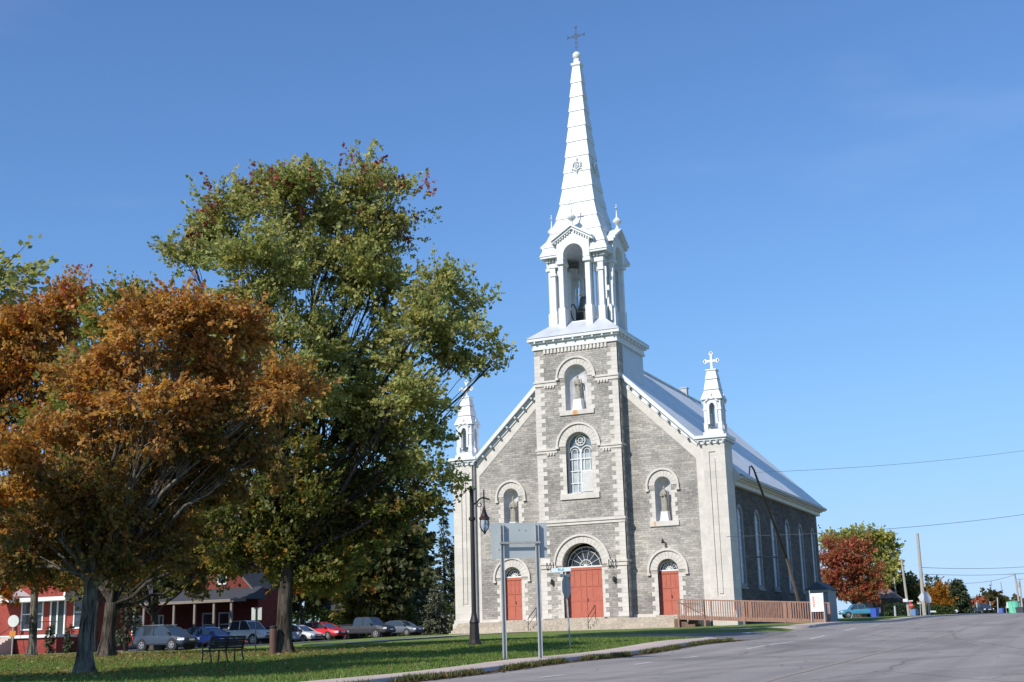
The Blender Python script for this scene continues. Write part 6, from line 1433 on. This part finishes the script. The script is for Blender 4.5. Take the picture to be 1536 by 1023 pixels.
conifer(605, 950, 146, 838, 58, 'grey green spruce above the grey sedan', 53, SPL, ls=.42)
conifer(688, 948, 160, 800, 56, 'spruce half hidden behind the left corner pier', 54, SPR, ls=.45)
conifer(655, 946, 128, 862, 50, 'low pale spruce in front of the row left of the church', 55, SPL, ls=.36)
conifer(570, 950, 150, 850, 60, 'dark spruce between the dark pickup and the grey sedan', 56, SPR, ls=.42)
conifer(690, 948, 132, 880, 40, 'small spruce touching the left corner pier base', 57, SPL, ls=.34)
conifer(625, 950, 155, 800, 50, 'slim spruce behind the middle spruce', 58, SPR, ls=.42)
# cedars by the red house
for i, u in enumerate((74, 103)):
    conifer(u, 978, 97, 935, 7.5, ('tall dark cedar right of the red house stairs', 'tall dark cedar under the front window of the red house')[i], 60+i, SPR, group='cedars at the red house', name='cedar_shrub', ls=.22, dens=2.2)
# ---- right side
RG = 'trees beyond the church on the right'
btree(1283, 922, 182, 802, 92, 'crimson maple beyond the church rear corner', RED, 71, group=RG, tr=.3, n=1700, ls=.3, lobes=[(1253, 832, 18, 18, 0, 1), (1285, 829, 20, 14, 0, 1), (1268, 858, 28, 22, 0, 1.4), (1297, 860, 20, 20, 0, 1), (1258, 886, 22, 12, 0, .8), (1290, 888, 22, 12, 0, .9), (1242, 854, 14, 24, 0, .7), (1308, 886, 14, 14, 0, .6), (1275, 900, 24, 7, 0, .5)])
btree(1310, 920, 196, 795, 100, 'tall yellow green tree behind the crimson maple', YEL, 72, group=RG, tr=.3, n=1200, ls=.42, lobes=[(1262, 812, 24, 14, 0, .8), (1295, 810, 26, 16, 0, 1), (1322, 822, 22, 20, 0, 1), (1332, 850, 16, 22, 0, .8), (1318, 872, 20, 18, 0, .8), (1330, 888, 14, 14, 0, .4)])
btree(1345, 922, 200, 862, 44, 'dark tree behind the thin plated pole', DKG, 73, group=RG, n=420, ls=.5)
btree(1362, 922, 205, 868, 40, 'dark rounded tree right behind the stop sign', DKG, 74, group=RG, n=380, ls=.5)
conifer(1398, 922, 230, 862, 18, 'pointed dark spruce left one behind the sign backs', 75, SPR, group=RG, ls=.6)
conifer(1409, 922, 230, 864, 20, 'pointed dark spruce right one behind the orange tree', 76, SPR, group=RG, ls=.6)
conifer(1380, 922, 235, 872, 18, 'dark spruce seen just behind the thick pole', 77, SPR, group=RG, ls=.6)
btree(1411, 922, 190, 882, 26, 'small rounded orange tree beside the white sign backs', ([(.42, .2, .035), (.36, .15, .03), (.3, .2, .04)], [3, 2, 1]), 78, n=480, ls=.36, group=RG, lobes=[(1408, 897, 8, 10, 0, 1), (1414, 902, 8, 9, 0, 1), (1405, 908, 9, 7, 0, 1), (1414, 911, 9, 6, 0, 1), (1410, 890, 4, 5, 0, .4)])
conifer(1441, 923, 200, 868, 44, 'big dark spruce right of the orange tree', 79, SPR, group=RG, ls=.6, dens=1.5)
btree(1424, 922, 215, 876, 22, 'grey green tree between the orange tree and the big spruce', SPL, 80, n=260, ls=.5, group=RG)
btree(1488, 921, 260, 893, 30, 'olive tree behind the distant car', ([(.09, .09, .035), (.13, .11, .05)], [2, 1]), 81, n=260, ls=.6, group=RG)
btree(1470, 922, 250, 905, 20, 'low red bush left of the distant car', RED, 82, n=200, ls=.5, group=RG, name='red_bush', cat='bush')
for i, (u, t, w_) in enumerate(((1505, 905, 26), (1523, 906, 26), (1545, 907, 26), (1560, 904, 30))):
    btree(u, 921, 280, t, w_, ('low dark tree right of the olive tree', 'low dark tree behind the pinkish board', 'low dark tree at the right edge behind the tank', 'dark tree just outside the right edge')[i], DKG, 83+i, n=160, ls=.8, group=RG)
# hedges
def hedge(u0, u1, v, d, top, lab, seed):
    rng = np.random.default_rng(seed); a = np.array(gp(at(u0, v, d))); b = np.array(gp(at(u1, v, d))); H = float(at(u0, top, d)[2]-a[2]); o = thing('hedge', a, lab, 'hedge', 'clipped hedges')
    L_ = np.linalg.norm(b-a); n = min(int(L_*H*110), 14000); e = (b-a)/L_; t = rng.uniform(0, L_, (n, 1)); w_ = rng.normal(0, .35, (n, 1)); z = rng.uniform(0, 1, (n, 1))*H*(1+.05*np.sin(t*1.3))
    P = e*t+np.array(_fw)*w_+np.array([0, 0, 1.])*z
    leaves('foliage', P, rng.normal(0, 1, (n, 3)), .3, palette([(.05, .085, .02), (.035, .06, .016), (.07, .1, .03)], [1, 1, 1], n, rng), rng, LEAF, o)
    m = MB()
    for k in range(int(L_/.8)): q = e*k*.8; m.tube([tuple(q-np.array([0, 0, .2])), tuple(q+np.array([0, 0, H*.8]))], .05, 5)
    m.build('stems', BARKD, o)
hedge(395, 690, 951, 148, 918, 'long dark hedge closing the parking lot behind the cars', 90)
hedge(1328, 1362, 923, 180, 906, 'clipped green hedge behind the stop sign', 91)
hedge(1364, 1404, 923, 175, 907, 'clipped green hedge behind the thick pole and sign backs', 92)
hedge(1404, 1432, 922.5, 178, 909, 'clipped green hedge under the orange tree', 93)
rng = np.random.default_rng(77); n = 14000; uu = rng.uniform(1325, 1700, n); dd_ = rng.uniform(290, 340, n)
kx = (uu-768)/FP; X0 = CAM[0]+(_fw[0]+_r[0]*kx)*dd_; Y0 = CAM[1]+(_fw[1]+_r[1]*kx)*dd_; Z0 = gz(X0, Y0)
hh = (2.6+1.3*np.sin(uu*.31)*np.sin(uu*.083)+.8*np.sin(uu*.9))*rng.uniform(0, 1, n)**.8
P = np.stack([X0, Y0, Z0+hh], 1)
dw = leaves('distant_woods', P, rng.normal(0, 1, (n, 3)), 1.1, palette([(.07, .085, .035), (.05, .065, .03), (.12, .09, .045)], [3, 3, 1], n, rng), rng, LEAF, None); tag(dw, kind='stuff')
# ------------------------------------------------------------------ grass blades, gutter weeds, fallen leaves
rng = np.random.default_rng(5)
def blades(name, X0, Y0, h, wd_, cols, off, m=LEAF):
    n = len(X0); Z0 = gz(X0, Y0)+off; a = rng.uniform(0, 2*math.pi, n); hh = h*rng.uniform(.5, 1.3, n); dx = np.cos(a)*wd_/2; dy = np.sin(a)*wd_/2; lx = rng.normal(0, .35, n)*hh; ly = rng.normal(0, .35, n)*hh
    V = np.stack([np.stack([X0-dx, Y0-dy, Z0], 1), np.stack([X0+dx, Y0+dy, Z0], 1), np.stack([X0+lx, Y0+ly, Z0+hh], 1)], 1).reshape(-1, 3)
    o = npmesh(name, V, np.arange(3*n).reshape(n, 3), m, np.repeat(cols, 3, 0)); tag(o, kind='stuff'); return o
n = 130000; X0 = rng.uniform(-8, 16.6, n); Y0 = rng.uniform(-63, -29.5, n)
dmin = np.full(n, 99.)
for px_, py_, hw in STP[::2]: dmin = np.minimum(dmin, np.hypot(X0-px_, Y0-py_)-hw)
k = dmin > .4; X0, Y0 = X0[k], Y0[k]
blades('lawn_blades', X0, Y0, .07, .035, palette([(.14, .21, .045), (.19, .26, .06), (.10, .16, .03), (.28, .27, .1)], [3, 3, 2, .8], len(X0), rng), .115)
# weeds in the gutter along the kerb
n = 9000; Y0 = rng.uniform(-66, -29.6, n); cl_ = .5+.5*np.sin(Y0*1.7)*np.sin(Y0*.63+1)+rng.uniform(-.3, .3, n); k = cl_ > .45; Y0 = Y0[k]; X0 = 18.03+np.abs(rng.normal(0, .07, len(Y0)))
X0 = X0-np.clip((Y0+32)/3.4, 0, 1)**2*2.2
blades('gutter_weeds', X0, Y0, .16, .05, palette([(.10, .13, .03), (.2, .16, .06), (.26, .2, .08), (.06, .09, .02)], [3, 2, 2, 2], len(Y0), rng), .0)
n = 2600; Y0 = rng.uniform(-66, -30, n); X0 = 18.1+np.abs(rng.normal(0, .13, n)); Z0 = gz(X0, Y0)+.01
V = np.stack([np.stack([X0+rng.normal(0, .05, n), Y0+rng.normal(0, .05, n), Z0+rng.uniform(0, .05, n)], 1) for _ in range(3)], 1).reshape(-1, 3)
o = npmesh('kerb_litter', V, np.arange(3*n).reshape(n, 3), LEAF, np.repeat(palette([(.09, .06, .03), (.05, .035, .02), (.2, .12, .05)], [2, 2, 1], n, rng), 3, 0)); tag(o, kind='stuff')
# fallen leaves
n = 13000; cx_ = rng.choice([3.3, 5.6, -2.8, -12], n); cy_ = np.choose((cx_ == 5.6)*1+(cx_ == -2.8)*2+(cx_ == -12)*3, [-41.8, -55, -44.5, -37]); X0 = cx_+rng.normal(0, 3.8, n); Y0 = cy_+rng.normal(0, 2.8, n); k = (X0 < 17.5) & (Y0 < -28); X0, Y0 = X0[k], Y0[k]; n = len(X0); Z0 = gz(X0, Y0)+.14
P = np.stack([X0, Y0, Z0+rng.uniform(0, .04, n)], 1); fl = thing('leaf_litter', (0, 0, 0), None, None); bpy.data.objects.remove(fl)
nn = rng.normal(0, .25, (n, 3)); ax = unit(np.stack([rng.normal(0, 1, n), rng.normal(0, 1, n), rng.normal(0, .3, n)], 1)); sd_ = unit(np.cross(np.array([0, 0, 1.])+nn, ax)); s_ = rng.uniform(.06, .13, (n, 1))
V = np.stack([P, P+ax*s_*.5+sd_*s_*.4, P+ax*s_, P+ax*s_*.5-sd_*s_*.4], 1).reshape(-1, 3)
o = npmesh('fallen_leaves', V, np.arange(4*n).reshape(n, 4), LEAF, np.repeat(palette([(.36, .26, .1), (.3, .16, .06), (.42, .36, .18), (.16, .09, .04)], [3, 3, 2, 2], n, rng), 4, 0)); tag(o, kind='stuff')
